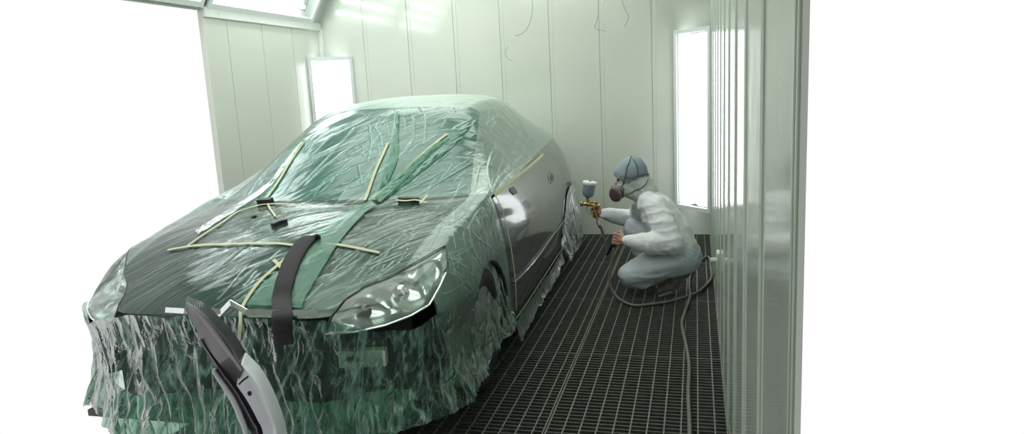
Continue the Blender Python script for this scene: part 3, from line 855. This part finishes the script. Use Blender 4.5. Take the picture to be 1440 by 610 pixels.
L1 = [(u, -v) for u, v in R1[::-1]]
skirt(L1+[(-.822, 0)]+R1, T1[::-1]+[.66]+T1, Bt[::-1]+[.12]+Bt, 400, 70, .8, M['film_skirt'], 'front_skirt', film, .03, 0, .03)
R2 = [(-.80, .2), (-.78, .40), (-.70, .58), (-.60, .72)]; T2 = [.33, .31, .33, .30]; B2 = [.07, .09, .12, .17]
skirt([(u, -v) for u, v in R2[::-1]]+[(-.80, 0)]+R2, T2[::-1]+[.36]+T2, B2[::-1]+[.06]+B2, 260, 40, 1.3, M['film_gather'], 'gathered_skirt', film, -.02, 5, .03)
skirt([(-.22, .86), (-.10, .845), (.14, .835), (.36, .845), (.50, .865)],
      [.50, .60, .655, .60, .42], [.20, .20, .19, .19, .20], 120, 60, .7, M['film_skirt'], 'wheel_skirt', film, .0, 2, .05)
# extra bands of doubled film
def band(pts_a, pts_b, name, material, off=.016, n=60, m_=8):
    A = catmull([Vector((*p, 0)) for p in pts_a], 12); B = catmull([Vector((*p, 0)) for p in pts_b], 12)
    G = []; U2 = []
    for i in range(n+1):
        q = i/n*(len(A)-1); k = min(int(q), len(A)-2); f = q-k; a = A[k].lerp(A[k+1], f); q = i/n*(len(B)-1); k = min(int(q), len(B)-2); b = B[k].lerp(B[k+1], q-k)
        row = []; ur = []
        for j in range(m_+1):
            p = a.lerp(b, j/m_); l, nn_ = hit(p.x, p.y)
            if l is None: l = fplane(p.x, p.y, -.84); nn_ = Vector((0, -1, 0))
            row.append(l+nn_*(off+.006*noise.noise(Vector((i*.25, j*1.1, 4)))+.004*math.sin(math.pi*j/m_))); ur.append((l.x, l.y))
        G.append(row); U2.append(ur)
    bm = bmesh.new(); gridmesh(bm, G, lambda i, j: U2[i][j]); return build(name, bm, material, film)
band([(519, 287), (480, 308), (444, 334), (420, 352), (398, 380), (375, 400), (348, 432)], [(530, 292), (505, 312), (477, 345), (455, 380), (438, 408), (430, 422), (424, 436)], 'film_band', M['film_green'])
band([(610, 206), (575, 235), (545, 262), (522, 284)], [(634, 196), (600, 225), (568, 258), (535, 288)], 'film_band', M['film_green'])
band([(428, 203), (405, 235), (385, 262), (345, 292), (310, 314), (280, 334)], [(424, 203), (398, 235), (376, 262), (335, 289), (302, 310), (276, 328)], 'film_band', M['film_green'])
band([(558, 160), (554, 190), (545, 225), (528, 275)], [(562, 160), (561, 190), (560, 225), (545, 262)], 'film_band', M['film_green'])
band([(638, 180), (600, 225), (545, 280)], [(672, 165), (640, 205), (560, 270)], 'film_band', M['film_ws'], .010)

# film on the sill, behind the door
sill = empty('sill_film'); sill.matrix_world = CARM; tag(sill, 'narrow green plastic film strip hanging from the tape along the sill below the gray door', 'plastic sheet')
skirt([(.55, .90), (.9, .885), (1.4, .885), (1.9, .885), (2.35, .885)], [.20, .185, .175, .17, .18], [.09, .08, .08, .08, .10], 140, 16, .35, M['film_gather'], 'hanging_sheet', sill, .0, 11, .02)
rear = empty('rear_wheel_film'); rear.matrix_world = CARM; tag(rear, 'clear crinkled plastic film hanging over the rear wheel next to the spray gun', 'plastic sheet')
skirt([(2.34, .892), (2.6, .90), (2.9, .91), (3.15, .895), (3.34, .87)], [.22, .56, .64, .62, .58], [.10, .10, .12, .13, .16], 130, 60, .5, M['film_clear'], 'hanging_sheet', rear, -.01, 21, .05)

# ------------------------------------------------------------------ tape strips
def tape(pts, label, wd=.016, off=.014, plane=None):
    P_ = []; N_ = []
    for x, y in pts:
        l, n = hit(x, y)
        if l is None or (plane and y > plane): l = fplane(x, y, -.85); n = Vector((0, -1, 0))
        P_.append(l+n*off); N_.append(n)
    P2 = catmull(P_, 8); N2 = [n.normalized() for n in catmull(N_, 8)]
    # keep the strip lying on the sheet
    for i, p in enumerate(P2):
        loc, n, _, dist = BV.find_nearest(p)
        if loc is not None and not plane:
            if n.dot(N2[i]) < 0: n = -n
            P2[i] = loc+n*off
    bm = bmesh.new(); ribbon(bm, P2, N2, wd, .0015)
    o = build('masking_tape', bm, M['tape'], None, False); o.matrix_world = CARM
    return tag(o, label, 'masking tape', 'cream masking tape strips')
tape([(546, 204), (538, 222), (526, 250), (513, 285)], 'cream tape strip running steeply down the middle of the masked windshield')
tape([(628, 191), (600, 214), (560, 251), (524, 281)], 'long slanting cream tape strip on the right half of the masked windshield')
tape([(428, 203), (415, 222), (396, 253), (377, 279)], 'cream tape strip slanting down the left side of the masked windshield')
tape([(238, 355), (275, 349), (314, 347), (350, 346), (391, 346), (418, 349)], 'cream tape strip running from the left across the hood to the black foam strip')
tape([(458, 346), (485, 349), (510, 354), (534, 359)], 'cream tape strip on the hood to the right of the black foam strip')
tape([(420, 351), (396, 373), (366, 400), (343, 434), (341, 452), (339, 476)], 'cream tape strip curving down the hood to the grille, left of the black foam strip', plane=437)
tape([(386, 369), (393, 376), (400, 384)], 'short cream tape patch crossing the strip left of the black foam strip')
tape([(453, 356), (443, 363), (436, 366), (430, 376)], 'short crumpled cream tape piece right beside the black foam strip', wd=.022)
tape([(557, 287), (570, 288), (586, 287), (600, 291)], 'cream tape wrapped around the right wiper spindle below the windshield', wd=.016, off=.022)
tape([(601, 280), (596, 286), (591, 292)], 'tiny cream tape tab crossing the end of the wiper tape', wd=.012, off=.024)
tape([(262, 352), (288, 333), (314, 316), (338, 300), (365, 292), (390, 290), (416, 291)], 'cream tape along the hood edge under the left wiper spindle', wd=.012)
tape([(378, 291), (381, 298), (388, 308)], 'thin cream tape between the left wiper spindle and the washer jet', wd=.010)
tape([(693, 276), (715, 257), (740, 237), (762, 218)], 'cream tape edging the side window film above the gray door', wd=.020, off=.012)
tape([(693, 276), (703, 296), (712, 330), (718, 365), (722, 400), (723, 436)], 'cream tape edging the fender film along the front of the gray door', wd=.012, off=.012)
ss_ = np.linspace(4.35, 10.3, 40); bm = bmesh.new()
ribbon(bm, [S(q, 6.93)+SN(q, 6.93)*.010 for q in ss_], [SN(q, 6.93) for q in ss_], .014, .0015)
o = build('masking_tape', bm, M['tape'], None, False); o.matrix_world = CARM
tag(o, 'long thin cream tape along the sill below the gray door', 'masking tape', 'cream masking tape strips')

# ------------------------------------------------------------------ black foam strip lying over the hood and hanging over the grille
P_ = []; N_ = []
for x, y in [(449, 339), (437, 342), (426, 352), (415, 369), (407, 388), (401, 408), (398, 426)]:
    l, n = hit(x, y); P_.append(l+n*.024); N_.append(n)
P_[0] = P_[0]-N_[0]*.012
for x, y in [(397, 446), (397, 466), (400, 484)]:
    P_.append(fplane(x, y, -.875)); N_.append(Vector((0, -1, .1)).normalized())
P2 = catmull(P_, 7); N2 = [n.normalized() for n in catmull(N_, 7)]
bm = bmesh.new(); rows_ = []
for i, (p, n) in enumerate(zip(P2, N2)):
    d = (P2[min(i+1, len(P2)-1)]-P2[max(i-1, 0)]).normalized(); s_ = (Vector((1, .12, 0))-d*d.dot(Vector((1, .12, 0)))).normalized(); n2 = s_.cross(d)
    if n2.dot(n) < 0: n2 = -n2
    g = i/(len(P2)-1); w2 = .036+.006*(1-g)**2; th = .018
    rows_.append([p+s_*w2*math.cos(a)*(1 if abs(math.cos(a)) > .2 else 1)+n2*th*math.copysign(abs(math.sin(a))**.5, math.sin(a))*.6 for a in [2*math.pi*(k+.5)/16 for k in range(16)]])
V = [[bm.verts.new(q) for q in r] for r in rows_]
for a, b in zip(V, V[1:]):
    for k in range(16): bm.faces.new((a[k], a[(k+1) % 16], b[(k+1) % 16], b[k]))
bm.faces.new(V[0]); bm.faces.new(V[-1][::-1]); bmesh.ops.recalc_face_normals(bm, faces=bm.faces[:])
foam = build('foam_strip', bm, M['foam'], None); foam.matrix_world = CARM
tag(foam, 'curved black foam strip lying over the masked hood and hanging down over the grille', 'foam strip')

# ------------------------------------------------------------------ spare bumper cover standing by the car front, bottom left
bt = empty('bumper_cover', (-1.35, 2.05, 0)); tag(bt, 'curved gray and glossy black bumper cover in front of the car at bottom left', 'bumper cover')
def bpt(px, py, Y): return aty(px, py, Y)-Vector((-1.35, 2.05, 0))
def sheet(curves, Ys, name, mt, th=.012):
    C_ = [catmull([bpt(x, y, Y+dy) for x, y, dy in [(q[0], q[1], (q[2] if len(q) > 2 else 0)) for q in c]], 8) for c, Y in zip(curves, Ys)]
    n = min(len(c) for c in C_)
    bm = bmesh.new(); G = [[c[i] for c in C_] for i in range(n)]
    gridmesh(bm, G)
    bmesh.ops.recalc_face_normals(bm, faces=bm.faces[:])
    o = build(name, bm, mt, bt); md = o.modifiers.new('s', 'SOLIDIFY'); md.thickness = th; md.offset = 0
    return o
sheet([[(343, 496), (368, 523), (389, 566), (402, 612), (412, 690), (408, 900)], [(339, 512), (361, 540), (379, 578), (389, 612), (396, 690), (394, 900)], [(335, 540), (350, 562), (364, 588), (373, 612), (380, 690), (380, 900)]], [1.86, 1.80, 1.84], 'wing', M['bumper'])
sheet([[(262, 418), (288, 430), (313, 454), (330, 474), (344, 497)], [(262, 424), (288, 446), (313, 478), (328, 500), (342, 520)], [(262, 432), (288, 478), (313, 512), (325, 526), (336, 541)]], [1.86, 1.80, 1.845], 'upper_trim', M['gloss_black'])
sheet([[(285, 476), (313, 512), (336, 541), (352, 566), (366, 590), (374, 612), (381, 690), (381, 900)], [(285, 482), (313, 531), (330, 556), (342, 580), (351, 600), (356, 614), (362, 690), (362, 900)]], [1.845, 1.87], 'inner_trim', M['gloss_black'])
sheet([[(300, 518), (328, 556), (341, 584), (349, 612), (354, 690), (354, 900)], [(300, 523), (325, 562), (336, 588), (344, 612), (349, 690), (349, 900)]], [1.86, 1.86], 'inner_bead', M['bumper'], .014)
bm = bmesh.new(); lathe(bm, [(0, .003), (.006, .003), (.008, 0)], bpt(351, 553, 1.80), (0, -1, .2), 12); build('clip', bm, M['black'], bt)
tagp = bmesh.new(); tube(tagp, [bpt(336, 540, 1.79), bpt(341, 535, 1.785), bpt(349, 529, 1.79)], .003, 8); build('bracket', tagp, M['gloss_black'], bt)

# ================================================================== PAINTER
def capsule(bm, p0, r0, p1=None, r1=None, n=14):
    p0 = Vector(p0); p1 = Vector(p1) if p1 is not None else p0+Vector((0, 0, 1e-4)); r1 = r0 if r1 is None else r1
    d = p1-p0; x, y, dz = frame_to(d); rings = []
    prof = [(-math.pi/2+math.pi/2*k/5, 0) for k in range(1, 6)]+[(math.pi/2*k/5, 1) for k in range(0, 5)]
    for a, e in prof:
        c = p0 if e == 0 else p1; r = r0 if e == 0 else r1
        rings.append([bm.verts.new(c+dz*math.sin(a)*r+(x*math.cos(t)+y*math.sin(t))*r*math.cos(a)) for t in [2*math.pi*k/n for k in range(n)]])
    A = bm.verts.new(p0-dz*r0); B = bm.verts.new(p1+dz*r1)
    for k in range(n):
        bm.faces.new((A, rings[0][(k+1) % n], rings[0][k])); bm.faces.new((B, rings[-1][k], rings[-1][(k+1) % n]))
    for P_, Q_ in zip(rings, rings[1:]):
        for k in range(n): bm.faces.new((P_[k], P_[(k+1) % n], Q_[(k+1) % n], Q_[k]))
def chain(bm, pts, rs):
    for (a, ra), (b, rb) in zip(zip(pts, rs), list(zip(pts, rs))[1:]): capsule(bm, a, ra, b, rb)
def skin_mesh(name, bm, voxel, smooth, material, parent, fold=0, fscale=10, dirs=(1, 1, 1), sub=False):
    me = bpy.data.meshes.new(name); bm.to_mesh(me); bm.free()
    o = bpy.data.objects.new(name, me); COL.objects.link(o)
    md = o.modifiers.new('r', 'REMESH'); md.mode = 'VOXEL'; md.voxel_size = voxel; md.use_smooth_shade = True
    if smooth:
        sm = o.modifiers.new('s', 'SMOOTH'); sm.factor = .6; sm.iterations = smooth
    bpy.context.view_layer.update(); dg = bpy.context.evaluated_depsgraph_get()
    me2 = bpy.data.meshes.new_from_object(o.evaluated_get(dg)); o.modifiers.clear(); o.data = me2; bpy.data.meshes.remove(me)
    if fold:
        nrm = [v.normal.copy() for v in me2.vertices]
        for v, n in zip(me2.vertices, nrm):
            q = Vector((v.co.x*dirs[0], v.co.y*dirs[1], v.co.z*dirs[2]))*fscale
            q2 = q+Vector((noise.noise(q*.6), noise.noise(q*.6+Vector((9, 0, 0))), 0))*1.2
            h = 1-abs(noise.noise(q2))*3.2; h = max(h, -.3)
            v.co += n*fold*(h*.8+noise.noise(q*2.3)*.5)
    me2.materials.clear(); me2.materials.append(material)
    for p in me2.polygons: p.use_smooth = True; p.material_index = 0
    if parent is not None:
        o.parent = parent; o.matrix_parent_inverse = parent.matrix_world.inverted()
    return o
person = empty('person', (-.22, 5.02, 0)); bpy.context.view_layer.update()
tag(person, 'person in white coverall, gray hood and respirator, crouching and spraying the car', 'person')
Jp = lambda x, y, Y: aty(x, y, Y)
pelv = Jp(953, 356, 5.03); mid = Jp(944, 326, 5.04); chest = Jp(926, 300, 5.05); upper = Jp(914, 284, 5.05); neckb = Jp(904, 272, 5.05)
skl = Jp(886, 243, 5.05); jaw = Jp(881, 262, 5.05)
shL = Jp(922, 293, 4.90); elL = Jp(944, 341, 4.81); wrL = Jp(883, 339, 4.82)
shR = Jp(905, 289, 5.19); elR = Jp(894, 308, 5.36); wrR = Jp(849, 300, 5.17)
hipL = Jp(953, 362, 4.94); knL = Jp(887, 386, 4.87); anL = Jp(940, 394, 4.95)
hipR = Jp(953, 358, 5.13); knR = Jp(893, 322, 5.22); anR = Vector((-.36, 5.24, .10))
dY = Vector((0, 1, 0))
# --- body: one continuous skin surface with head, hands
bm = bmesh.new()
chain(bm, [pelv, mid, chest, upper, neckb, jaw+Vector((.06, 0, .02))], [.10, .10, .11, .09, .055, .05])
for sg in (-1, 1):
    chain(bm, [chest+dY*.05*sg, upper+dY*.08*sg], [.09, .07])
capsule(bm, skl+Vector((.012, 0, .008)), .088, skl+Vector((-.012, 0, -.015)), .082)
chain(bm, [skl+Vector((-.02, 0, -.03)), jaw+Vector((-.01, 0, -.005))], [.075, .052])
nose = Jp(866, 258, 5.05); capsule(bm, nose+Vector((.02, 0, .02)), .012, nose+Vector((.004, 0, 0)), .015)
for sg in (-1, 1):
    capsule(bm, Jp(886, 254, 5.05)+dY*.070*sg, .010, Jp(887, 250, 5.05)+dY*.072*sg, .012)     # ears
chain(bm, [shL, elL, wrL], [.055, .045, .029]); chain(bm, [shR, elR, wrR], [.055, .045, .029])
chain(bm, [hipL, knL, anL], [.085, .058, .042]); chain(bm, [hipR, knR, anR], [.085, .058, .042])
chain(bm, [anL, Jp(930, 411, 4.95)], [.035, .03]); chain(bm, [anR, anR+Vector((-.13, 0, -.05))], [.035, .03])
def hand(bm, C, A, Pd, wrist, gr, thumb_up=1):
    A = A.normalized(); Pd = (Pd-A*Pd.dot(A)).normalized(); Q = A.cross(Pd)
    if hand_side < 0: Q = -Q
    def pt(o, th, R): return C+A*o+(Pd*math.cos(math.radians(th))+Q*math.sin(math.radians(th)))*R
    for k, (o, ln) in enumerate(((.033, .95), (.0115, 1.03), (-.0105, .97), (-.031, .84))):
        R = gr+.010; rr = (.0094, .0096, .0092, .0080)[k]
        th = [22, 22+68*ln, 22+132*ln, 22+185*ln]
        P_ = [pt(o, th[0], R+.006), pt(o*.97, th[1], R+.004), pt(o*.94, th[2], R), pt(o*.92, th[3], R)]
        chain(bm, P_, [rr*1.12, rr*1.04, rr*.96, rr*.85])
        chain(bm, [wrist.lerp(pt(o, 0, R), .25)+A*o*.2, pt(o, 5, R+.008), P_[0]], [.017, .013, rr*1.15])
    T = [wrist.lerp(C, .35)+A*.02*thumb_up, pt(.036*thumb_up, -30, gr+.018), pt(.048*thumb_up, -85, gr+.014), pt(.044*thumb_up, -135, gr+.010)]
    chain(bm, T, [.016, .0125, .0105, .009])
    chain(bm, [wrist, wrist.lerp(C+Pd*(gr+.012), .8)], [.027, .021])
gripT = Jp(834, 290, 5.14); gripB = Jp(840, 309, 5.13); hand_side = 1
gc = gripT.lerp(gripB, .48)
hand(bm, gc, gripT-gripB, Vector((.85, .45, 0)), wrR+Vector((-.012, 0, 0)), .013)
gA = (gripT-gripB).normalized()
holdC = Jp(867, 335, 4.87); holdA = (Jp(870, 325, 4.87)-Jp(864, 347, 4.87)).normalized(); hand_side = -1
hand(bm, holdC, holdA, Vector((.75, -.6, 0)), wrL+Vector((-.012, 0, 0)), .010)
body = skin_mesh('body', bm, .0042, 2, M['skin'], person)

# --- coverall jacket
bm = bmesh.new()
chain(bm, [pelv+Vector((.0, 0, .04)), mid, chest, upper], [.135, .138, .128, .098])
for sg in (-1, 1):
    chain(bm, [pelv+dY*.07*sg+Vector((0, 0, .05)), mid+dY*.06*sg, chest+dY*.07*sg+Vector((.0, 0, .01)), upper+dY*.075*sg], [.115, .12, .115, .085])
chain(bm, [upper, neckb+Vector((.015, 0, -.01))], [.095, .075])
chain(bm, [shL+Vector((0, .03, .0)), shL.lerp(elL, .5), elL, elL.lerp(wrL, .45)+Vector((0, 0, -.008)), wrL.lerp(elL, .12), wrL], [.088, .085, .080, .080, .048, .040])
capsule(bm, elL+Vector((.005, 0, -.02)), .066)
chain(bm, [shR+Vector((0, -.03, 0)), shR.lerp(elR, .5), elR, elR.lerp(wrR, .5)+Vector((0, 0, -.008)), wrR.lerp(elR, .12), wrR], [.085, .078, .072, .060, .046, .039])
jacket = skin_mesh('coverall_jacket', bm, .007, 7, M['suit'], person, .0055, 9, (1, .6, 1.3))
# --- trousers
bm = bmesh.new()
for hp, kn, an in ((hipL, knL, anL), (hipR, knR, anR)):
    chain(bm, [hp, hp.lerp(kn, .5)+Vector((0, 0, .004)), kn, kn.lerp(an, .4), kn.lerp(an, .62)], [.132, .116, .086, .074, .056])
chain(bm, [hipL, hipR], [.130, .130]); capsule(bm, pelv+Vector((.03, 0, -.02)), .135, pelv+Vector((.0, 0, .05)), .128)
capsule(bm, Jp(905, 395, 4.88), .055, Jp(884, 392, 4.87), .06)
trou = skin_mesh('trousers', bm, .007, 7, M['trouser'], person, .0055, 8, (.6, .8, 1.6))
# zip line on the jacket back / side seam
# --- cloth hood over the skull and white sock hood below
bm = bmesh.new()
capsule(bm, skl+Vector((.016, 0, .012)), .104, skl+Vector((-.014, 0, -.008)), .098, 24)
chain(bm, [skl+Vector((.04, 0, -.01)), skl+Vector((.085, 0, -.085))], [.085, .062])
hd = skin_mesh('cloth_hood', bm, .005, 5, M['hood'], person, .003, 16)
bmx = bmesh.new(); bmx.from_mesh(hd.data); bmx.transform(hd.matrix_world)
# open the face: remove what lies in front and below the brow line
ey = Jp(864, 252, 5.05)
bmesh.ops.bisect_plane(bmx, geom=bmx.verts[:]+bmx.edges[:]+bmx.faces[:], plane_co=Jp(872, 250, 5.05), plane_no=Vector((-.45, 0, -.9)), clear_outer=True)
bmx.transform(hd.matrix_world.inverted()); bmx.to_mesh(hd.data); bmx.free()
bm = bmesh.new()
chain(bm, [skl+Vector((0, 0, -.03)), jaw+Vector((.01, 0, .0)), neckb+Vector((.0, 0, .0))], [.084, .074, .075])
chain(bm, [skl+Vector((.02, 0, -.02)), neckb+Vector((.02, 0, .02)), neckb+Vector((.03, 0, -.03))], [.088, .080, .088])
cover = skin_mesh('face_cover', bm, .005, 4, M['bala'], person, .003, 14)
# eyes between hood and mask
for sg in (-1, 1):
    bm = bmesh.new(); bmesh.ops.create_uvsphere(bm, u_segments=12, v_segments=8, radius=.0105)
    e = build('eye', bm, M['gloss_black'], person); e.location = Jp(870.5, 251.5, 5.05)+dY*.034*sg-person.location
# --- respirator
resp = empty('respirator'); resp.parent = person; tag(resp, 'gray half-face respirator with maroon filters')
PL = person.location
bm = bmesh.new(); fc = Jp(871, 264, 5.05)
chain(bm, [fc+Vector((.025, -.045, .0)), fc+Vector((-.012, 0, -.01)), fc+Vector((.025, .045, 0))], [.030, .036, .030])
chain(bm, [fc+Vector((.0, 0, .03)), fc+Vector((-.012, 0, -.01)), fc+Vector((.012, 0, -.045))], [.022, .036, .030])
fm = skin_mesh('facepiece', bm, .004, 4, M['maskg'], None); fm.parent = resp; fm.location = -PL
for sg in (-1, 1):
    c = Jp(871.5, 271, 5.05)+dY*(.062*sg)+Vector((-.012 if sg < 0 else -.02, 0, 0)); ax = Vector((-.62, .72*sg, -.12)).normalized()
    bm = bmesh.new(); lathe(bm, [(0, -.03), (.036, -.03), (.040, -.022), (.041, 0), (.047, .002), (.049, .008), (.049, .026), (.046, .032), (.040, .034), (.0, .036)], c-PL, ax, 32)
    k_ = build('filter_cartridge', bm, M['filter'], resp, label='round maroon filter')
    bm = bmesh.new(); lathe(bm, [(.0495, .004), (.0515, .006), (.0515, .014), (.0495, .016)], c-PL, ax, 32); build('filter_ring', bm, M['maskg'], k_)
bpy.context.view_layer.update()
bmx = bmesh.new()
for o_ in (hd, cover):
    t_ = o_.data.copy(); t_.transform(o_.matrix_world); bmx.from_mesh(t_)
bmx.normal_update(); HB = BVHTree.FromBMesh(bmx); bmx.free()
hcen = Jp(888, 250, 5.05)
def strap(pts, wd=.007):
    P_ = []
    for q in catmull(pts, 10):
        d = (q-hcen).normalized(); l_ = HB.ray_cast(hcen+d*.3, -d)[0]
        if l_ is not None and (l_-hcen).length > (q-hcen).length-.03: q = l_+d*.0025
        P_.append(q-PL)
    bm = bmesh.new(); tube(bm, P_, wd*.5, 8); build('strap', bm, M['strap'], resp, label='dark elastic strap')
yn = 5.05-.105
strap([Jp(875, 264, 5.0), Jp(879, 249, yn+.005), Jp(882, 236, yn+.012), Jp(885.5, 227, 4.985), Jp(888, 221.5, 5.05), Jp(886, 225, 5.12)])
strap([Jp(879, 249, yn+.004), Jp(888, 250, yn+.002), Jp(897, 248, yn+.018), Jp(904, 246, 4.99), Jp(908, 246, 5.05)])
strap([Jp(890, 226, 5.0), Jp(895, 234, yn+.02), Jp(897, 247, yn+.016)])
strap([Jp(880, 275, 4.985), Jp(890, 273, yn+.02), Jp(900, 265, yn+.022), Jp(907, 258, 4.98), Jp(911, 252, 5.0)])
# --- shoes
def shoe(ball, toe, heel, ank, name='shoe'):
    bm = bmesh.new(); chain(bm, [toe, ball, heel], [.034, .044, .036]); chain(bm, [ball, ank], [.040, .044]); chain(bm, [heel, ank], [.036, .044])
    o = skin_mesh(name, bm, .005, 3, M['shoe'], person, .002, 30)
    bm = bmesh.new(); dn = Vector((0, 0, -.024)); 
    pts = [toe+dn*1.0, ball+dn*1.35, ball.lerp(heel, .5)+dn*1.2, heel+dn*1.1]
    for a, b, ra, rb in zip(pts, pts[1:], (.030, .036, .030), (.036, .030, .030)):
        capsule(bm, a+Vector((0, 0, 0)), ra*.6, b, rb*.6); capsule(bm, a+dY*.018, ra*.6, b+dY*.018, rb*.6); capsule(bm, a-dY*.018, ra*.6, b-dY*.018, rb*.6)
    s_ = skin_mesh('sole', bm, .005, 2, M['maskg'], None); s_.parent = o; s_.matrix_parent_inverse = Matrix.Identity(4)
    bpy.context.view_layer.update(); s_.matrix_parent_inverse = o.matrix_world.inverted()
    bm = bmesh.new()
    for k in range(4):
        f = .25+.17*k; p = ball.lerp(ank, f); tube(bm, [p+Vector((-.035, -.03, .018)), p+Vector((-.043, 0, .026)), p+Vector((-.035, .03, .018))], .003, 6)
    l_ = build('laces', bm, M['bala'], o); l_.matrix_parent_inverse = o.matrix_world.inverted()
shoe(Jp(943, 404, 4.90)+Vector((0, 0, .006)), Jp(928, 410, 4.90)+Vector((0, 0, .0)), Jp(963, 384, 4.92), Jp(953, 376, 4.92))
shoe(Vector((-.44, 5.24, .052)), Vector((-.53, 5.24, .045)), Vector((-.30, 5.24, .052)), Vector((-.335, 5.24, .11)))

# ------------------------------------------------------------------ spray gun
g0 = Jp(829, 288, 5.13)
gun = empty('spray_gun', g0); tag(gun, 'brass gravity-feed spray gun with gray paint cup in the crouching person\'s hand', 'spray gun')
G_ = lambda x, y, dy=0: Jp(x, y, 5.13+dy)-g0
up_ = (G_(829.5, 255)-G_(825.5, 280)).normalized()
ct = G_(826, 279)
bm = bmesh.new(); L_ = (G_(829, 258)-ct).length
lathe(bm, [(.008, -.012), (.010, 0), (.016, .006), (.036, .022), (.043, .034), (.0455, L_-.004), (.0455, L_), (0, L_)], ct, up_, 32); build('cup', bm, M['cup'], gun, label='translucent gray paint cup')
bm = bmesh.new(); lathe(bm, [(.044, L_-.006), (.051, L_-.005), (.052, L_+.010), (.047, L_+.016), (.0, L_+.018), (0, L_+.019)], ct, up_, 32)
lid = build('cup_lid', bm, M['lid'], gun, label='white lid')
bm = bmesh.new(); lathe(bm, [(.008, L_+.016), (.009, L_+.022), (.004, L_+.025), (0, L_+.025)], ct, up_, 16); build('vent_cap', bm, M['maskg'], lid)
bm = bmesh.new(); fwd = (G_(816, 286)-G_(838, 288)).normalized()
lathe(bm, [(0, -.012), (.012, -.012), (.016, -.004), (.017, .012), (.013, .022), (.011, .034), (.016, .038), (.017, .058), (.012, .064), (.011, .084), (0, .084)], G_(837, 288), fwd, 20)
build('gun_body', bm, M['brass'], gun)
bm = bmesh.new(); lathe(bm, [(0, 0), (.017, 0), (.019, .006), (.019, .016), (.012, .020), (.010, .026), (.0, .026)], G_(820.5, 286.5), fwd, 20)
for sg in (-1, 1): box(bm, G_(817.5, 286.5)+Vector((-.010, .012*sg-.004, -.004)), G_(817.5, 286.5)+Vector((.006, .012*sg+.004, .004)))
build('air_cap', bm, M['brass'], gun)
for (x, y, dy, r, l) in ((839.5, 284.5, -.004, .009, .020), (842, 289, 0, .010, .024), (832, 282.5, 0, .010, .0)):
    bm = bmesh.new()
    if l: lathe(bm, [(0, 0), (.006, 0), (.006, .006), (r, .007), (r, l), (r*.7, l+.003), (0, l+.003)], G_(x-3, y, dy), -fwd, 14)
    else: tube(bm, [G_(826, 278), G_(827, 282), G_(829, 287)], [.010, .010, .012], 12); tube(bm, [G_(828, 284), G_(834, 284), G_(840, 285)], [.008, .010, .008], 12)
    build('adjusting_knob' if l else 'cup_joint', bm, M['brass'], gun)
bm = bmesh.new(); tube(bm, [gripT-g0+Vector((0, 0, .004)), gc-g0, gripB-g0], [.013, .012, .011], 14); build('handle', bm, M['brass'], gun)
bm = bmesh.new(); P_ = catmull([G_(826, 288), G_(825.5, 294), G_(828.5, 301), G_(831, 305)], 5); tube(bm, P_, .0045, 8); build('trigger', bm, M['chrome'], gun)
bm = bmesh.new(); lathe(bm, [(0, 0), (.008, 0), (.008, .014), (.012, .015), (.012, .034), (.009, .036), (.009, .060), (0, .060)], gripB-g0, gripB-gripT, 14); build('hose_coupling', bm, M['chrome'], gun)
# ------------------------------------------------------------------ hose
e0 = gripB+(gripB-gripT).normalized()*.045
hp = [e0, Jp(846, 322, 5.10), Jp(851, 342, 5.02), Jp(853.5, 357, 4.95), Jp(857, 352, 4.91), Jp(861, 344, 4.885), holdC-holdA*.055, holdC-holdA*.02, holdC+holdA*.015]
# second run: out below the hand and down to the floor
hp2 = [holdC+holdA*.03+Vector((.004, .012, .0)), holdC+Vector((.004, .016, -.01)), Jp(863, 352, 4.875), Jp(859.5, 372, 4.86), Jp(857.5, 392, 4.84), Jp(861, 408, 4.81)]
for x, y in [(872, 421), (890, 429), (912, 428), (939, 424), (962, 418), (981, 411), (993, 401), (1001, 390), (1003, 378), (1002, 368), (996, 361), (988, 364), (979, 372), (971, 386), (969, 402), (970, 418), (964, 436), (959, 455), (964, 481), (969, 512), (968, 555), (970, 606), (970, 680)]:
    q = at(x, y, 2, .013); q.x = min(q.x, XR-.02); hp2.append(q)
bm = bmesh.new(); tube(bm, catmull(hp, 8), .0095, 12)
hs = empty('air_hose', hp2[10]); tag(hs, 'gray rubber air hose looping from the spray gun over the floor grates to the photographer', 'hose')
for v in bm.verts: v.co -= hs.location
build('gun_hose', bm, M['black'], hs, label='black hose end at the gun')
bm = bmesh.new(); tube(bm, catmull(hp2, 8), .0095, 12)
for v in bm.verts: v.co -= hs.location
build('floor_hose', bm, M['hose'], hs)
# small air outlet on the right wall at the end of the grates
ob = at(1013, 366, 0, XR); bm = bmesh.new(); box(bm, (-.02, -.05, -.05), (0, .05, .05), bevel=.006); lathe(bm, [(.016, 0), (.016, .03), (.01, .035), (0, .035)], (-.02, 0, 0), (-1, 0, 0), 14)
o = build('air_outlet', bm, M['alu'], None); o.location = ob; tag(o, 'small gray air outlet low on the right wall beside the hose loop', 'air outlet')
